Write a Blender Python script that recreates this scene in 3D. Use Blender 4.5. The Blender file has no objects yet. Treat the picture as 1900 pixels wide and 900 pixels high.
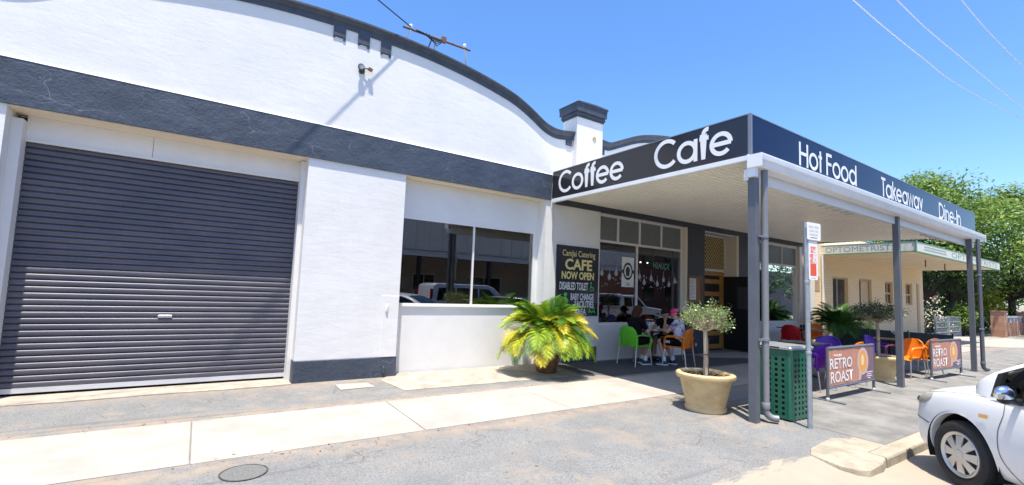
import bpy, bmesh, math, random
from math import sin, cos, pi, radians, sqrt, atan2
from mathutils import Vector, Matrix
from mathutils.bvhtree import BVHTree
random.seed(7)
S = bpy.context.scene
COL = S.collection
# ------------------------------------------------------------------ camera
YAW, PITCH, ROLL = 0.5904, 0.0828, 0.0383
CAMP = Vector((0, -7.6132, 1.5))
F = Vector((sin(YAW)*cos(PITCH), cos(YAW)*cos(PITCH), sin(PITCH)))
r0 = Vector((cos(YAW), -sin(YAW), 0)); u0 = r0.cross(F)
Rv = cos(ROLL)*r0 + sin(ROLL)*u0; Uv = -sin(ROLL)*r0 + cos(ROLL)*u0
cd = bpy.data.cameras.new('camera'); cam = bpy.data.objects.new('camera', cd); COL.objects.link(cam)
cam.matrix_world = Matrix(((Rv.x, Uv.x, -F.x, CAMP.x), (Rv.y, Uv.y, -F.y, CAMP.y), (Rv.z, Uv.z, -F.z, CAMP.z), (0, 0, 0, 1)))
cd.sensor_width = 36; cd.lens = 36*861.96/1900; cd.shift_y = 17.385/1900
cd.clip_start = 0.05; cd.clip_end = 3000
S.camera = cam
# ------------------------------------------------------------------ light
SUN = Vector((-0.14, -0.222, 1.0)).normalized()
w = bpy.data.worlds.new('World'); S.world = w; w.use_nodes = True
nt = w.node_tree; bg = nt.nodes['Background']
sky = nt.nodes.new('ShaderNodeTexSky'); sky.sky_type = 'NISHITA'; sky.sun_disc = False
sky.sun_elevation = math.asin(SUN.z); sky.sun_rotation = atan2(SUN.x, SUN.y)
sky.altitude = 200; sky.air_density = 1.0; sky.dust_density = 1.2; sky.ozone_density = 3.0
hs_ = nt.nodes.new('ShaderNodeHueSaturation'); hs_.inputs['Saturation'].default_value = 1.24; hs_.inputs['Hue'].default_value = .505
nt.links.new(sky.outputs[0], hs_.inputs['Color']); nt.links.new(hs_.outputs[0], bg.inputs[0]); bg.inputs[1].default_value = 0.142
sd = bpy.data.lights.new('sun', 'SUN'); so = bpy.data.objects.new('sun', sd); COL.objects.link(so)
sd.energy = 4.2; sd.angle = radians(0.55); sd.color = (1.0, 0.935, 0.82)
so.rotation_euler = SUN.to_track_quat('Z', 'Y').to_euler(); so.location = (0, 0, 40)
S.view_settings.view_transform = 'Standard'; S.view_settings.look = 'None'
S.view_settings.gamma = 1; S.view_settings.exposure = 1.07
S.cycles.diffuse_bounces = 8; S.cycles.max_bounces = 14
# ------------------------------------------------------------------ materials
MATS = {}
def mat(name, col, rough=.7, var=.0, scale=4.0, bump=0, bscale=30.0, metal=0, spec=.5, col2=None, stretch=None, emit=0, detail=6, cover=.5, width=.25):
    if name in MATS: return MATS[name]
    m = bpy.data.materials.new(name); m.use_nodes = True; t = m.node_tree; b = t.nodes['Principled BSDF']
    b.inputs['Roughness'].default_value = rough; b.inputs['Metallic'].default_value = metal
    b.inputs['Specular IOR Level'].default_value = spec
    c = (*col, 1); b.inputs['Base Color'].default_value = c
    tc = t.nodes.new('ShaderNodeNewGeometry'); vec = tc.outputs['Position']
    if stretch:
        mp = t.nodes.new('ShaderNodeMapping'); mp.inputs['Scale'].default_value = stretch
        t.links.new(vec, mp.inputs[0]); vec = mp.outputs[0]
    if var or col2:
        n = t.nodes.new('ShaderNodeTexNoise'); n.inputs['Scale'].default_value = scale; n.inputs['Detail'].default_value = detail
        n.inputs['Roughness'].default_value = .65
        t.links.new(vec, n.inputs['Vector'])
        cr = t.nodes.new('ShaderNodeValToRGB'); t.links.new(n.outputs['Fac'], cr.inputs[0])
        e = cr.color_ramp.elements; e[0].position = cover-width/2; e[1].position = cover+width/2
        if col2: e[0].color = c; e[1].color = (*col2, 1)
        else:
            e[0].color = (*[max(0, x*(1-var)) for x in col], 1); e[1].color = (*[min(1, x*(1+var)) for x in col], 1)
        t.links.new(cr.outputs[0], b.inputs['Base Color'])
    if bump:
        n2 = t.nodes.new('ShaderNodeTexNoise'); n2.inputs['Scale'].default_value = bscale; n2.inputs['Detail'].default_value = 5
        t.links.new(vec, n2.inputs['Vector'])
        bp = t.nodes.new('ShaderNodeBump'); bp.inputs['Strength'].default_value = bump; bp.inputs['Distance'].default_value = .02
        t.links.new(n2.outputs['Fac'], bp.inputs['Height']); t.links.new(bp.outputs[0], b.inputs['Normal'])
    if emit:
        b.inputs['Emission Color'].default_value = c; b.inputs['Emission Strength'].default_value = emit
    MATS[name] = m
    return m
def N(t, typ, **kw):
    n = t.nodes.new(typ)
    for k, v in kw.items(): n.inputs[k].default_value = v
    return n
def noise(t, vec, scale, detail=6, rough=.6):
    n = N(t, 'ShaderNodeTexNoise', Scale=scale, Detail=detail, Roughness=rough); t.links.new(vec, n.inputs['Vector']); return n.outputs['Fac']
def ramp(t, fac, stops):
    n = t.nodes.new('ShaderNodeValToRGB'); t.links.new(fac, n.inputs[0]); e = n.color_ramp.elements
    while len(e) < len(stops): e.new(.5)
    for el, (p, c) in zip(e, stops):
        el.position = p; el.color = (c, c, c, 1) if isinstance(c, (int, float)) else (*c, 1)
    return n.outputs[0]
def mixc(t, fac, a, b):
    n = t.nodes.new('ShaderNodeMix'); n.data_type = 'RGBA'
    t.links.new(fac, n.inputs[0])
    for s, i in ((a, 6), (b, 7)):
        if isinstance(s, tuple): n.inputs[i].default_value = (*s, 1)
        else: t.links.new(s, n.inputs[i])
    return n.outputs[2]
def math_(t, op, a, b):
    n = t.nodes.new('ShaderNodeMath'); n.operation = op
    for s, i in ((a, 0), (b, 1)):
        if isinstance(s, (int, float)): n.inputs[i].default_value = s
        else: t.links.new(s, n.inputs[i])
    return n.outputs[0]
def render_wall(name, col, dirt, bumpy):
    m = bpy.data.materials.new(name); m.use_nodes = True; t = m.node_tree; b = t.nodes['Principled BSDF']
    v = t.nodes.new('ShaderNodeTexCoord').outputs['Object']
    c = mixc(t, ramp(t, noise(t, v, .9, 8, .7), [(.42, 0.), (.75, 1.)]), col, dirt)
    fine = noise(t, v, 26, 4); trowel = noise(t, v, 1.7, 7, .5)
    mp = t.nodes.new('ShaderNodeMapping'); mp.inputs['Rotation'].default_value = (0, .6, 0); mp.inputs['Scale'].default_value = (1, 1, 3.4)
    t.links.new(v, mp.inputs[0]); streak = noise(t, mp.outputs[0], 2.6, 5, .6)
    h = math_(t, 'ADD', math_(t, 'MULTIPLY', fine, .12), math_(t, 'ADD', math_(t, 'MULTIPLY', trowel, .8), math_(t, 'MULTIPLY', streak, .5)))
    bp = t.nodes.new('ShaderNodeBump'); bp.inputs['Strength'].default_value = bumpy; bp.inputs['Distance'].default_value = .03
    t.links.new(h, bp.inputs['Height']); t.links.new(bp.outputs[0], b.inputs['Normal'])
    t.links.new(c, b.inputs['Base Color']); b.inputs['Roughness'].default_value = .75
    MATS[name] = m; return m
WHITE = render_wall('white_render', (.735, .722, .70), (.66, .645, .62), .24)
SMOOTH = mat('painted_board', (.74, .73, .71), .6, var=.03, scale=2, bump=.06, bscale=60)
CREAM = mat('cream_paint', (.74, .64, .49), .6, scale=5, bump=.1, col2=(.24, .14, .08), cover=.70, width=.05, detail=12)
JAMB = mat('jamb_white', (.72, .70, .67), .6, scale=6, bump=.08, col2=(.20, .11, .07), cover=.715, width=.03, detail=12)
def navy():
    m = bpy.data.materials.new('navy_paint'); m.use_nodes = True; t = m.node_tree; b = t.nodes['Principled BSDF']
    v = t.nodes.new('ShaderNodeTexCoord').outputs['Object']
    c = mixc(t, ramp(t, noise(t, v, 1.6, 8, .7), [(.35, 0.), (.7, 1.)]), (.040, .052, .074), (.062, .077, .105))
    scuff = ramp(t, noise(t, v, 9, 10, .8), [(.62, 0.), (.70, 1.)])
    c = mixc(t, math_(t, 'MULTIPLY', scuff, .4), c, (.20, .22, .26))
    vo = N(t, 'ShaderNodeTexVoronoi', Scale=1.1); vo.feature = 'DISTANCE_TO_EDGE'; wob = t.nodes.new('ShaderNodeVectorMath'); wob.operation = 'ADD'
    nn = N(t, 'ShaderNodeTexNoise', Scale=2.6, Detail=7.0); t.links.new(v, nn.inputs['Vector']); hm = t.nodes.new('ShaderNodeMapping'); hm.inputs['Scale'].default_value = (.8, 1, 2.6); t.links.new(v, hm.inputs[0]); t.links.new(hm.outputs[0], wob.inputs[0]); t.links.new(nn.outputs['Color'], wob.inputs[1]); t.links.new(wob.outputs[0], vo.inputs['Vector'])
    ck = math_(t, 'MULTIPLY', ramp(t, vo.outputs['Distance'], [(0., 1.), (.010, 0.)]), ramp(t, noise(t, v, 1.3, 4), [(.48, 0.), (.60, .5)]))
    c = mixc(t, ck, c, (.36, .38, .42))
    t.links.new(c, b.inputs['Base Color']); b.inputs['Roughness'].default_value = .5
    h = math_(t, 'ADD', noise(t, v, 4, 7, .6), math_(t, 'MULTIPLY', noise(t, v, 30, 4), .25))
    bp = t.nodes.new('ShaderNodeBump'); bp.inputs['Strength'].default_value = .7; bp.inputs['Distance'].default_value = .03
    t.links.new(h, bp.inputs['Height']); t.links.new(bp.outputs[0], b.inputs['Normal'])
    MATS['navy_paint'] = m; return m
NAVY = navy()
CHAR = mat('charcoal_wall', (.045, .048, .058), .5, var=.1, bump=.1)
SLAT = mat('shutter_steel', (.082, .083, .110), .40, scale=1.6, metal=.15, stretch=(1, 1, 2.2), col2=(.118, .114, .132), detail=10, cover=.55, width=.3)
RAIL = mat('pale_metal', (.62, .63, .65), .4, var=.04, metal=.2)
ALU = mat('aluminium', (.72, .72, .72), .3, metal=.85)
FRAMEW = mat('window_frame_white', (.76, .75, .72), .45)
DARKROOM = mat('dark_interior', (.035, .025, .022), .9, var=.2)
REDWALL = mat('red_brick_interior', (.40, .10, .065), .9, var=.25, scale=9)
GLOSSNAVY = mat('gloss_navy_sign', (.010, .019, .062), .16, spec=.16)
GLOSSBLACK = mat('gloss_black_sign', (.022, .022, .026), .16, spec=.55)
LETTER = mat('white_vinyl', (.80, .80, .80), .4)
WHITEMETAL = mat('white_gutter', (.78, .79, .80), .35, var=.03)
SOFFIT = mat('soffit_cream', (.90, .86, .75), .33, var=.04, scale=1.2, spec=.7)
POST = mat('slate_post_paint', (.105, .115, .135), .4, var=.06, scale=5)
PIPE = mat('grey_downpipe', (.20, .205, .22), .45, var=.05)
CONC = mat('pale_concrete', (.345, .318, .28), .85, var=.11, scale=1.7, bump=.12, bscale=90, detail=10)
CONC2 = mat('tan_concrete', (.345, .305, .25), .9, var=.2, scale=3.5, bump=.2, bscale=60, detail=10)
KERB = mat('kerb_concrete', (.34, .295, .225), .9, var=.18, scale=5, bump=.35, bscale=50, detail=10)
TIMBER = mat('yellow_timber', (.46, .22, .05), .45, var=.2, scale=3, stretch=(1, 1, 10))
DARKWOOD = mat('brown_frame_wood', (.20, .09, .035), .4, var=.2, scale=4)
BLACK = mat('black_powdercoat', (.012, .012, .014), .4)
PAPER = mat('paper', (.78, .77, .74), .7)
RUST = mat('rusty_steel', (.16, .075, .045), .8, var=.4, scale=40)
RUBBER = mat('rubber', (.02, .02, .021), .75, var=.2, scale=20, bump=.1)
SOIL = mat('dark_mulch', (.035, .022, .014), .95, var=.5, scale=40, bump=.8, bscale=80)
def glass_mat(name, tint, ior=1.6, rough=0.0):
    m = bpy.data.materials.new(name); m.use_nodes = True; t = m.node_tree; t.nodes.remove(t.nodes['Principled BSDF'])
    o = t.nodes['Material Output']
    fr = N(t, 'ShaderNodeFresnel', IOR=ior); tr = t.nodes.new('ShaderNodeBsdfTransparent'); tr.inputs[0].default_value = (*tint, 1)
    g = t.nodes.new('ShaderNodeBsdfGlossy'); g.inputs['Roughness'].default_value = rough; g.inputs['Color'].default_value = (.95, .97, 1, 1)
    mx = t.nodes.new('ShaderNodeMixShader'); t.links.new(fr.outputs[0], mx.inputs[0]); t.links.new(tr.outputs[0], mx.inputs[1]); t.links.new(g.outputs[0], mx.inputs[2])
    t.links.new(mx.outputs[0], o.inputs[0]); MATS[name] = m; return m
GLASS = glass_mat('shop_glass', (.55, .56, .57), 2.5)
CARGLASS = glass_mat('car_glass', (.06, .075, .08), 1.6)
# ------------------------------------------------------------------ mesh builder
class MB:
    def __init__(s): s.v = []; s.f = []; s.m = []; s.smooth = False; s.cur = 0
    def add(s, vs, fs):
        b = len(s.v); s.v += [tuple(p) for p in vs]; s.f += [tuple(b+i for i in f) for f in fs]; s.m += [s.cur]*len(fs); return s
    def box(s, x0, x1, y0, y1, z0, z1):
        vs = [(x, y, z) for x in (x0, x1) for y in (y0, y1) for z in (z0, z1)]
        return s.add(vs, [(0, 1, 3, 2), (4, 6, 7, 5), (0, 4, 5, 1), (2, 3, 7, 6), (0, 2, 6, 4), (1, 5, 7, 3)])
    def bbox(s, x0, x1, y0, y1, z0, z1, b=.01):
        "box with bevelled vertical and top edges"
        def ring(i, z): return [(x0+i+b, y0+i, z), (x1-i-b, y0+i, z), (x1-i, y0+i+b, z), (x1-i, y1-i-b, z), (x1-i-b, y1-i, z), (x0+i+b, y1-i, z), (x0+i, y1-i-b, z), (x0+i, y0+i+b, z)]
        vs = ring(0, z0)+ring(0, z1-b)+ring(b*.7, z1)
        fs = [tuple(range(7, -1, -1)), tuple(range(16, 24))]
        for k in (0, 8):
            for i in range(8): j = (i+1) % 8; fs.append((k+i, k+j, k+8+j, k+8+i))
        return s.add(vs, fs)
    def obox(s, c, ax, ay, az, hx, hy, hz):
        c = Vector(c); ax, ay, az = [Vector(a).normalized() for a in (ax, ay, az)]
        vs = [c+ax*hx*i+ay*hy*j+az*hz*k for i in (-1, 1) for j in (-1, 1) for k in (-1, 1)]
        return s.add(vs, [(0, 1, 3, 2), (4, 6, 7, 5), (0, 4, 5, 1), (2, 3, 7, 6), (0, 2, 6, 4), (1, 5, 7, 3)])
    def quad(s, *p): return s.add(p, [tuple(range(len(p)))])
    def prism(s, pts, axis, a, b):
        "pts = 2D outline; axis 'x','y','z' extruded from a to b"
        def P(u, v, w_): return {'x': (w_, u, v), 'y': (u, w_, v), 'z': (u, v, w_)}[axis]
        n = len(pts); vs = [P(u, v, a) for u, v in pts]+[P(u, v, b) for u, v in pts]
        fs = [tuple(range(n-1, -1, -1)), tuple(range(n, 2*n))]+[(i, (i+1) % n, n+(i+1) % n, n+i) for i in range(n)]
        return s.add(vs, fs)
    def tube(s, pts, r, n=8, cap=True, flat=1.0):
        pts = [Vector(p) for p in pts]; k = len(pts); rs = r if isinstance(r, (list, tuple)) else [r]*k
        vs = []; prev = None
        for i, p in enumerate(pts):
            d = (pts[min(i+1, k-1)]-pts[max(i-1, 0)])
            d = d.normalized() if d.length > 1e-9 else Vector((0, 0, 1))
            if prev is None: a = d.orthogonal().normalized()
            else: a = (prev-d*prev.dot(d)); a = a.normalized() if a.length > 1e-6 else d.orthogonal().normalized()
            prev = a; b = d.cross(a)
            for j in range(n): t = 2*pi*j/n; vs.append(p+(a*cos(t)+b*sin(t)*flat)*rs[i])
        fs = [(i*n+j, i*n+(j+1) % n, (i+1)*n+(j+1) % n, (i+1)*n+j) for i in range(k-1) for j in range(n)]
        if cap: fs += [tuple(range(n-1, -1, -1)), tuple(range((k-1)*n, k*n))]
        return s.add(vs, fs)
    def lathe(s, prof, c=(0, 0, 0), n=24, axis='z'):
        vs = []
        for (r, h) in prof:
            for j in range(n):
                t = 2*pi*j/n; p = {'z': (r*cos(t), r*sin(t), h), 'y': (r*cos(t), h, -r*sin(t)), 'x': (h, r*cos(t), r*sin(t))}[axis]
                vs.append((p[0]+c[0], p[1]+c[1], p[2]+c[2]))
        k = len(prof)
        fs = [(i*n+j, i*n+(j+1) % n, (i+1)*n+(j+1) % n, (i+1)*n+j) for i in range(k-1) for j in range(n)]
        fs += [tuple(range(n-1, -1, -1)), tuple(range((k-1)*n, k*n))]
        return s.add(vs, fs)
    def ball(s, c, rx, ry=None, rz=None, n=12, m=8):
        ry = ry or rx; rz = rz or rx; vs = [(c[0], c[1], c[2]-rz)]
        for i in range(1, m):
            ph = -pi/2+pi*i/m
            for j in range(n): t = 2*pi*j/n; vs.append((c[0]+rx*cos(ph)*cos(t), c[1]+ry*cos(ph)*sin(t), c[2]+rz*sin(ph)))
        vs.append((c[0], c[1], c[2]+rz)); L = len(vs)-1
        fs = [(0, 1+(j+1) % n, 1+j) for j in range(n)]+[(1+(i*n)+j, 1+i*n+(j+1) % n, 1+(i+1)*n+(j+1) % n, 1+(i+1)*n+j) for i in range(m-2) for j in range(n)]
        fs += [(L, 1+(m-2)*n+j, 1+(m-2)*n+(j+1) % n) for j in range(n)]
        return s.add(vs, fs)
    def capsule(s, a, b, ra, rb=None, n=12):
        a = Vector(a); b = Vector(b); rb = ra if rb is None else rb; d = (b-a); L = d.length; d = d/L if L > 1e-6 else Vector((0, 0, 1))
        pts = []; rs = []
        for i in range(5): t = pi/2*(1-i/4); pts.append(a-d*ra*sin(t)); rs.append(max(1e-4, ra*cos(t)))
        for i in range(5): t = pi/2*i/4; pts.append(b+d*rb*sin(t)); rs.append(max(1e-4, rb*cos(t)))
        return s.tube(pts, rs, n)
    def tri(s, ms): s.cur = ms; return s
    def build(s, name, m, parent=None, smooth=None, world=False, origin=None):
        off = Vector((0, 0, 0))
        if parent is not None and world: off = world_loc(parent)
        if origin is not None: off = Vector(origin)
        me = bpy.data.meshes.new(name); me.from_pydata([tuple(Vector(p)-off) for p in s.v], [], s.f)
        for mm in (m if isinstance(m, (list, tuple)) else [m]): me.materials.append(mm)
        if len(me.materials) > 1: me.polygons.foreach_set('material_index', s.m)
        bm = bmesh.new(); bm.from_mesh(me); bmesh.ops.recalc_face_normals(bm, faces=bm.faces); bm.to_mesh(me); bm.free()
        if smooth or s.smooth: smooth_angle(me, smooth if isinstance(smooth, (int, float)) and smooth > 1 else 40)
        o = bpy.data.objects.new(name, me); COL.objects.link(o)
        if parent is not None: o.parent = parent
        elif origin is not None: o.location = off
        return o
def smooth_angle(me, deg):
    me.polygons.foreach_set('use_smooth', [True]*len(me.polygons))
    bm = bmesh.new(); bm.from_mesh(me); lim = radians(deg)
    for e in bm.edges:
        e.smooth = not (len(e.link_faces) == 2 and e.calc_face_angle(0) > lim)
    bm.to_mesh(me); bm.free()
def world_loc(o):
    p = Vector((0, 0, 0))
    while o is not None: p += Vector(o.location); o = o.parent
    return p
def thing(name, label, cat, loc=(0, 0, 0), rz=0, group=None):
    o = bpy.data.objects.new(name, None); COL.objects.link(o); o.location = loc; o.rotation_euler = (0, 0, rz)
    o.empty_display_size = .1; o['label'] = label; o['category'] = cat
    if group: o['group'] = group
    return o
def tag(o, label, cat, group=None):
    o['label'] = label; o['category'] = cat
    if group: o['group'] = group
    return o
def struct(o): o['kind'] = 'structure'; return o
def inst(me, name, parent, loc=(0, 0, 0), rot=(0, 0, 0), sc=None):
    o = bpy.data.objects.new(name, me); COL.objects.link(o); o.parent = parent; o.location = loc; o.rotation_euler = rot
    if sc: o.scale = sc
    return o
def copy_tree(o, parent=None):
    c = o.copy(); COL.objects.link(c); c.parent = parent
    for ch in list(o.children): copy_tree(ch, c)
    return c
def evaluated(o):
    dg = bpy.context.evaluated_depsgraph_get(); return bpy.data.meshes.new_from_object(o.evaluated_get(dg))
def bake(o):
    me = evaluated(o); old = o.data; o.modifiers.clear(); o.data = me
    if old.users == 0: bpy.data.meshes.remove(old)
    return o
def text_shape(txt, bold=0.0, spacing=1.0):
    c = bpy.data.curves.new('lettering', 'FONT'); c.body = txt; c.size = 1; c.offset = bold; c.space_character = spacing; c.resolution_u = 3
    o = bpy.data.objects.new('lettering', c); COL.objects.link(o); me = evaluated(o)
    bpy.data.objects.remove(o); bpy.data.curves.remove(c); return me
def text(txt, parent, m, u0, u1, v0, v1, origin, U, V, bold=0.0, name='lettering', world=True, mirror=False, spacing=1.0):
    "flat print fitted into the box u0..u1, v0..v1 on the plane origin+u*U+v*V"
    me = text_shape(txt, bold, spacing); xs = [v.co.x for v in me.vertices]; ys = [v.co.y for v in me.vertices]
    ax, bx, ay, by = min(xs), max(xs), min(ys), max(ys); O = Vector(origin); U = Vector(U); V = Vector(V)
    off = world_loc(parent) if world else Vector((0, 0, 0))
    for v in me.vertices:
        fu = (v.co.x-ax)/(bx-ax); fv = (v.co.y-ay)/(by-ay)
        if mirror: fu = 1-fu
        v.co = O+U*(u0+(u1-u0)*fu)+V*(v0+(v1-v0)*fv)-off
    me.materials.clear(); me.materials.append(m); me.name = name
    o = bpy.data.objects.new(name, me); COL.objects.link(o); o.parent = parent; return o
# geometric sans letters drawn as strokes, for the verandah fascia
def arc(cx, cy, r, a0, a1, n=22): return [(cx+r*cos(radians(a0+(a1-a0)*i/n)), cy+r*sin(radians(a0+(a1-a0)*i/n))) for i in range(n+1)]
X_ = .37; RR = .31
O_ = arc(X_, X_, RR, 0, 360, 32)
GL = {'C': (.93, [arc(.5, .5, .44, 42, 318, 28)]), 'o': (.80, [O_]), 'e': (.79, [arc(X_, X_, RR, 0, 318, 28), [(.06, X_), (.70, X_)]]),
 'f': (.37, [[(.15, 0), (.15, .82)]+arc(.29, .82, .14, 180, 75, 8), [(.01, .68), (.33, .68)]]), 'a': (.82, [O_, [(.69, 0), (.69, .74)]]),
 'H': (.78, [[(.07, 0), (.07, 1)], [(.65, 0), (.65, 1)], [(.07, .53), (.65, .53)]]), 't': (.32, [[(.14, 0), (.14, .95)], [(0, .68), (.29, .68)]]),
 'F': (.55, [[(.07, 0), (.07, 1)], [(.07, .94), (.5, .94)], [(.07, .53), (.46, .53)]]), 'd': (.84, [O_, [(.69, 0), (.69, 1)]]),
 'T': (.54, [[(.25, 0), (.25, 1)], [(0, .94), (.52, .94)]]), 'k': (.52, [[(.06, 0), (.06, 1)], [(.06, .27), (.44, .74)], [(.19, .42), (.5, 0)]]),
 'w': (.84, [[(.04, .74), (.22, .02), (.41, .70), (.60, .02), (.78, .74)]]), 'y': (.56, [[(.04, .74), (.28, .06)], [(.52, .74), (.16, -.27)]]),
 'D': (.82, [[(.07, 0), (.07, 1)], [(.07, .94), (.28, .94)]+arc(.28, .5, .44, 90, -90, 20)+[(.07, .06)]]),
 'i': (.20, [[(.08, 0), (.08, .74)], [(.08, .86), (.08, 1.0)]]), 'n': (.64, [[(.07, 0), (.07, .74)], [(.07, .40)]+arc(.30, .43, .23, 180, 0, 14)+[(.53, 0)]]),
 '-': (.36, [[(.03, .36), (.29, .36)]]), 'I': (.20, [[(.08, 0), (.08, 1)]]), ' ': (.34, [])}
def stroke_word(word, parent, m, origin, U, Nn, width, height, th=.14):
    "flat cut vinyl letters; each stroke a ribbon a hair in front of the last so none are coplanar"
    U = Vector(U); Nn = Vector(Nn); Z = Vector((0, 0, 1)); adv = sum(GL[c][0] for c in word); sx = width/adv; x = 0; mb = MB(); k = 0; O = Vector(origin)
    for c in word:
        a, strokes = GL[c]
        for st in strokes:
            closed = (st[0] == st[-1] or (Vector(st[0])-Vector(st[-1])).length < 1e-6)
            pts = [Vector((p[0], p[1])) for p in st]; n = len(pts); Ls = []; Rs = []
            for i in range(n):
                if closed: d0 = pts[i]-pts[i-1 if i else n-2]; d1 = pts[i+1 if i < n-1 else 1]-pts[i]
                else: d0 = pts[i]-pts[i-1] if i else pts[1]-pts[0]; d1 = pts[i+1]-pts[i] if i < n-1 else pts[i]-pts[i-1]
                d0.normalize(); d1.normalize(); t = (d0+d1); t = t.normalized() if t.length > 1e-6 else d1
                nn = Vector((-t.y, t.x)); s = min(1/max(.35, nn.dot(Vector((-d1.y, d1.x)))), 1.8); Ls.append(pts[i]+nn*th/2*s); Rs.append(pts[i]-nn*th/2*s)
            h = .004+.0007*(k % 5); k += 1
            P = lambda q: O+U*((x+q.x)*sx)+Z*(q.y*height)+Nn*h
            vs = [P(q) for q in Ls]+[P(q) for q in Rs]
            mb.add(vs, [(i, i+1, n+i+1, n+i) for i in range(n-1)])
        x += a
    return mb.build('lettering', m, parent, world=True)
# ------------------------------------------------------------------ ground
def lerp(a, b, t): return a+(b-a)*max(0, min(1, t))
def gz(x, y):
    pa = .02*min(y, 0) if y > -5.5 else lerp(-.11, -.215, (-5.5-y)/.1)
    dr = .02*min(y, 0) if y > -4.7 else lerp(-.094, -.215, (-4.7-y)/1.2)
    t = lerp(0, 1, (x-5.75)/.45); t = t*t*(3-2*t)
    z = dr*(1-t)+pa*t
    return z
def ground_material():
    m = bpy.data.materials.new('worn_asphalt'); m.use_nodes = True; t = m.node_tree; b = t.nodes['Principled BSDF']
    v = t.nodes.new('ShaderNodeTexCoord').outputs['Object']
    agg = noise(t, v, 130, 3, .6); mid = noise(t, v, 1.3, 8, .65); big = noise(t, v, .45, 6, .6)
    base = mixc(t, ramp(t, agg, [(.36, 0.), (.64, 1.)]), (.085, .090, .093), (.285, .288, .282))
    spk = ramp(t, noise(t, v, 52, 2, .5), [(.40, 0.), (.60, 1.)]); base = mixc(t, math_(t, 'MULTIPLY', spk, .45), base, (.30, .295, .28))
    pit = ramp(t, noise(t, v, 75, 2, .5), [(.30, 1.), (.42, 0.)]); base = mixc(t, math_(t, 'MULTIPLY', pit, .6), base, (.06, .062, .065))
    base = mixc(t, ramp(t, mid, [(.4, 0.), (.62, .35)]), base, (.11, .115, .12))
    dust = math_(t, 'MULTIPLY', ramp(t, noise(t, v, 1.9, 10, .74), [(.50, 0.), (.66, 1.)]), ramp(t, big, [(.38, .15), (.60, .9)]))
    sq_ = t.nodes.new('ShaderNodeSeparateXYZ'); t.links.new(v, sq_.inputs[0]); yy_ = math_(t, 'ADD', sq_.outputs[1], math_(t, 'MULTIPLY', noise(t, v, 1.1, 5), .5)); edge = None
    for y0_, w__ in ((-1.2, .30), (-2.68, .26), (.18, .42)):
        dd = math_(t, 'MAXIMUM', math_(t, 'SUBTRACT', 1, math_(t, 'DIVIDE', math_(t, 'ABSOLUTE', math_(t, 'SUBTRACT', yy_, y0_), 0), w__)), 0); edge = dd if edge is None else math_(t, 'MAXIMUM', edge, dd)
    dust = math_(t, 'MAXIMUM', dust, math_(t, 'MULTIPLY', edge, ramp(t, noise(t, v, 5, 8, .7), [(.36, 0.), (.58, 1.)])))
    base = mixc(t, math_(t, 'MULTIPLY', dust, .85), base, (.335, .262, .195))
    lm_ = t.nodes.new('ShaderNodeMapping'); lm_.inputs['Scale'].default_value = (.22, 5, 1); lm_.inputs['Rotation'].default_value = (0, 0, -.05); t.links.new(v, lm_.inputs[0])
    base = mixc(t, math_(t, 'MULTIPLY', ramp(t, noise(t, lm_.outputs[0], 1.0, 4, .5), [(.60, 0.), (.66, 1.)]), .35), base, (.085, .088, .09))
    grit = ramp(t, noise(t, v, 46, 4, .7), [(.70, 0.), (.74, 1.)])
    base = mixc(t, math_(t, 'MULTIPLY', grit, .6), base, (.40, .34, .26))
    vo = N(t, 'ShaderNodeTexVoronoi', Scale=.75); vo.feature = 'DISTANCE_TO_EDGE'
    wob = t.nodes.new('ShaderNodeVectorMath'); wob.operation = 'ADD'
    nn = N(t, 'ShaderNodeTexNoise', Scale=2.2, Detail=6.0); t.links.new(v, nn.inputs['Vector'])
    t.links.new(v, wob.inputs[0]); t.links.new(nn.outputs['Color'], wob.inputs[1]); t.links.new(wob.outputs[0], vo.inputs['Vector'])
    crack = ramp(t, vo.outputs['Distance'], [(.0, 1.), (.007, 0.)])
    crack = math_(t, 'MULTIPLY', crack, ramp(t, noise(t, v, .8, 3), [(.52, 0.), (.62, 1.)]))
    base = mixc(t, math_(t, 'MULTIPLY', crack, .5), base, (.13, .095, .07))
    # worn edge where the asphalt breaks away to the concrete of the gutter
    sp = t.nodes.new('ShaderNodeSeparateXYZ'); t.links.new(v, sp.inputs[0])
    mp = t.nodes.new('ShaderNodeMapping'); mp.inputs['Rotation'].default_value = (0, 0, .35); mp.inputs['Scale'].default_value = (1.2, 6, 1); t.links.new(v, mp.inputs[0])
    wear = noise(t, mp.outputs[0], 2.2, 6, .65)
    e = math_(t, 'ADD', math_(t, 'MULTIPLY', sp.outputs[1], -1), math_(t, 'MULTIPLY', wear, .55))
    gut = ramp(t, math_(t, 'SUBTRACT', e, 5.05), [(.34, 0.), (.40, 1.)])
    conc = mixc(t, noise(t, v, 4, 8), (.40, .345, .265), (.31, .27, .215))
    base = mixc(t, gut, base, conc)
    t.links.new(base, b.inputs['Base Color']); b.inputs['Roughness'].default_value = .88
    bp = t.nodes.new('ShaderNodeBump'); bp.inputs['Strength'].default_value = .75; bp.inputs['Distance'].default_value = .012
    h = math_(t, 'ADD', agg, math_(t, 'ADD', math_(t, 'MULTIPLY', mid, 1.5), math_(t, 'MULTIPLY', crack, -1.2)))
    t.links.new(h, bp.inputs['Height']); t.links.new(bp.outputs[0], b.inputs['Normal'])
    return m
xs = [-400, -60, -20, -8, -2, 2, 4, 5]+[5.5+.1*i for i in range(10)]+[7, 9, 12, 20, 40, 80, 200, 900]
ys = [-400, -60, -30, -12, -8, -6.6, -6.2, -5.9, -5.75]+[-5.62, -5.56, -5.5, -5.4, -5.2, -5.0, -4.85, -4.7, -4, -3, -2, -1, 0, 2, 30, 120, 700]
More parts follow.
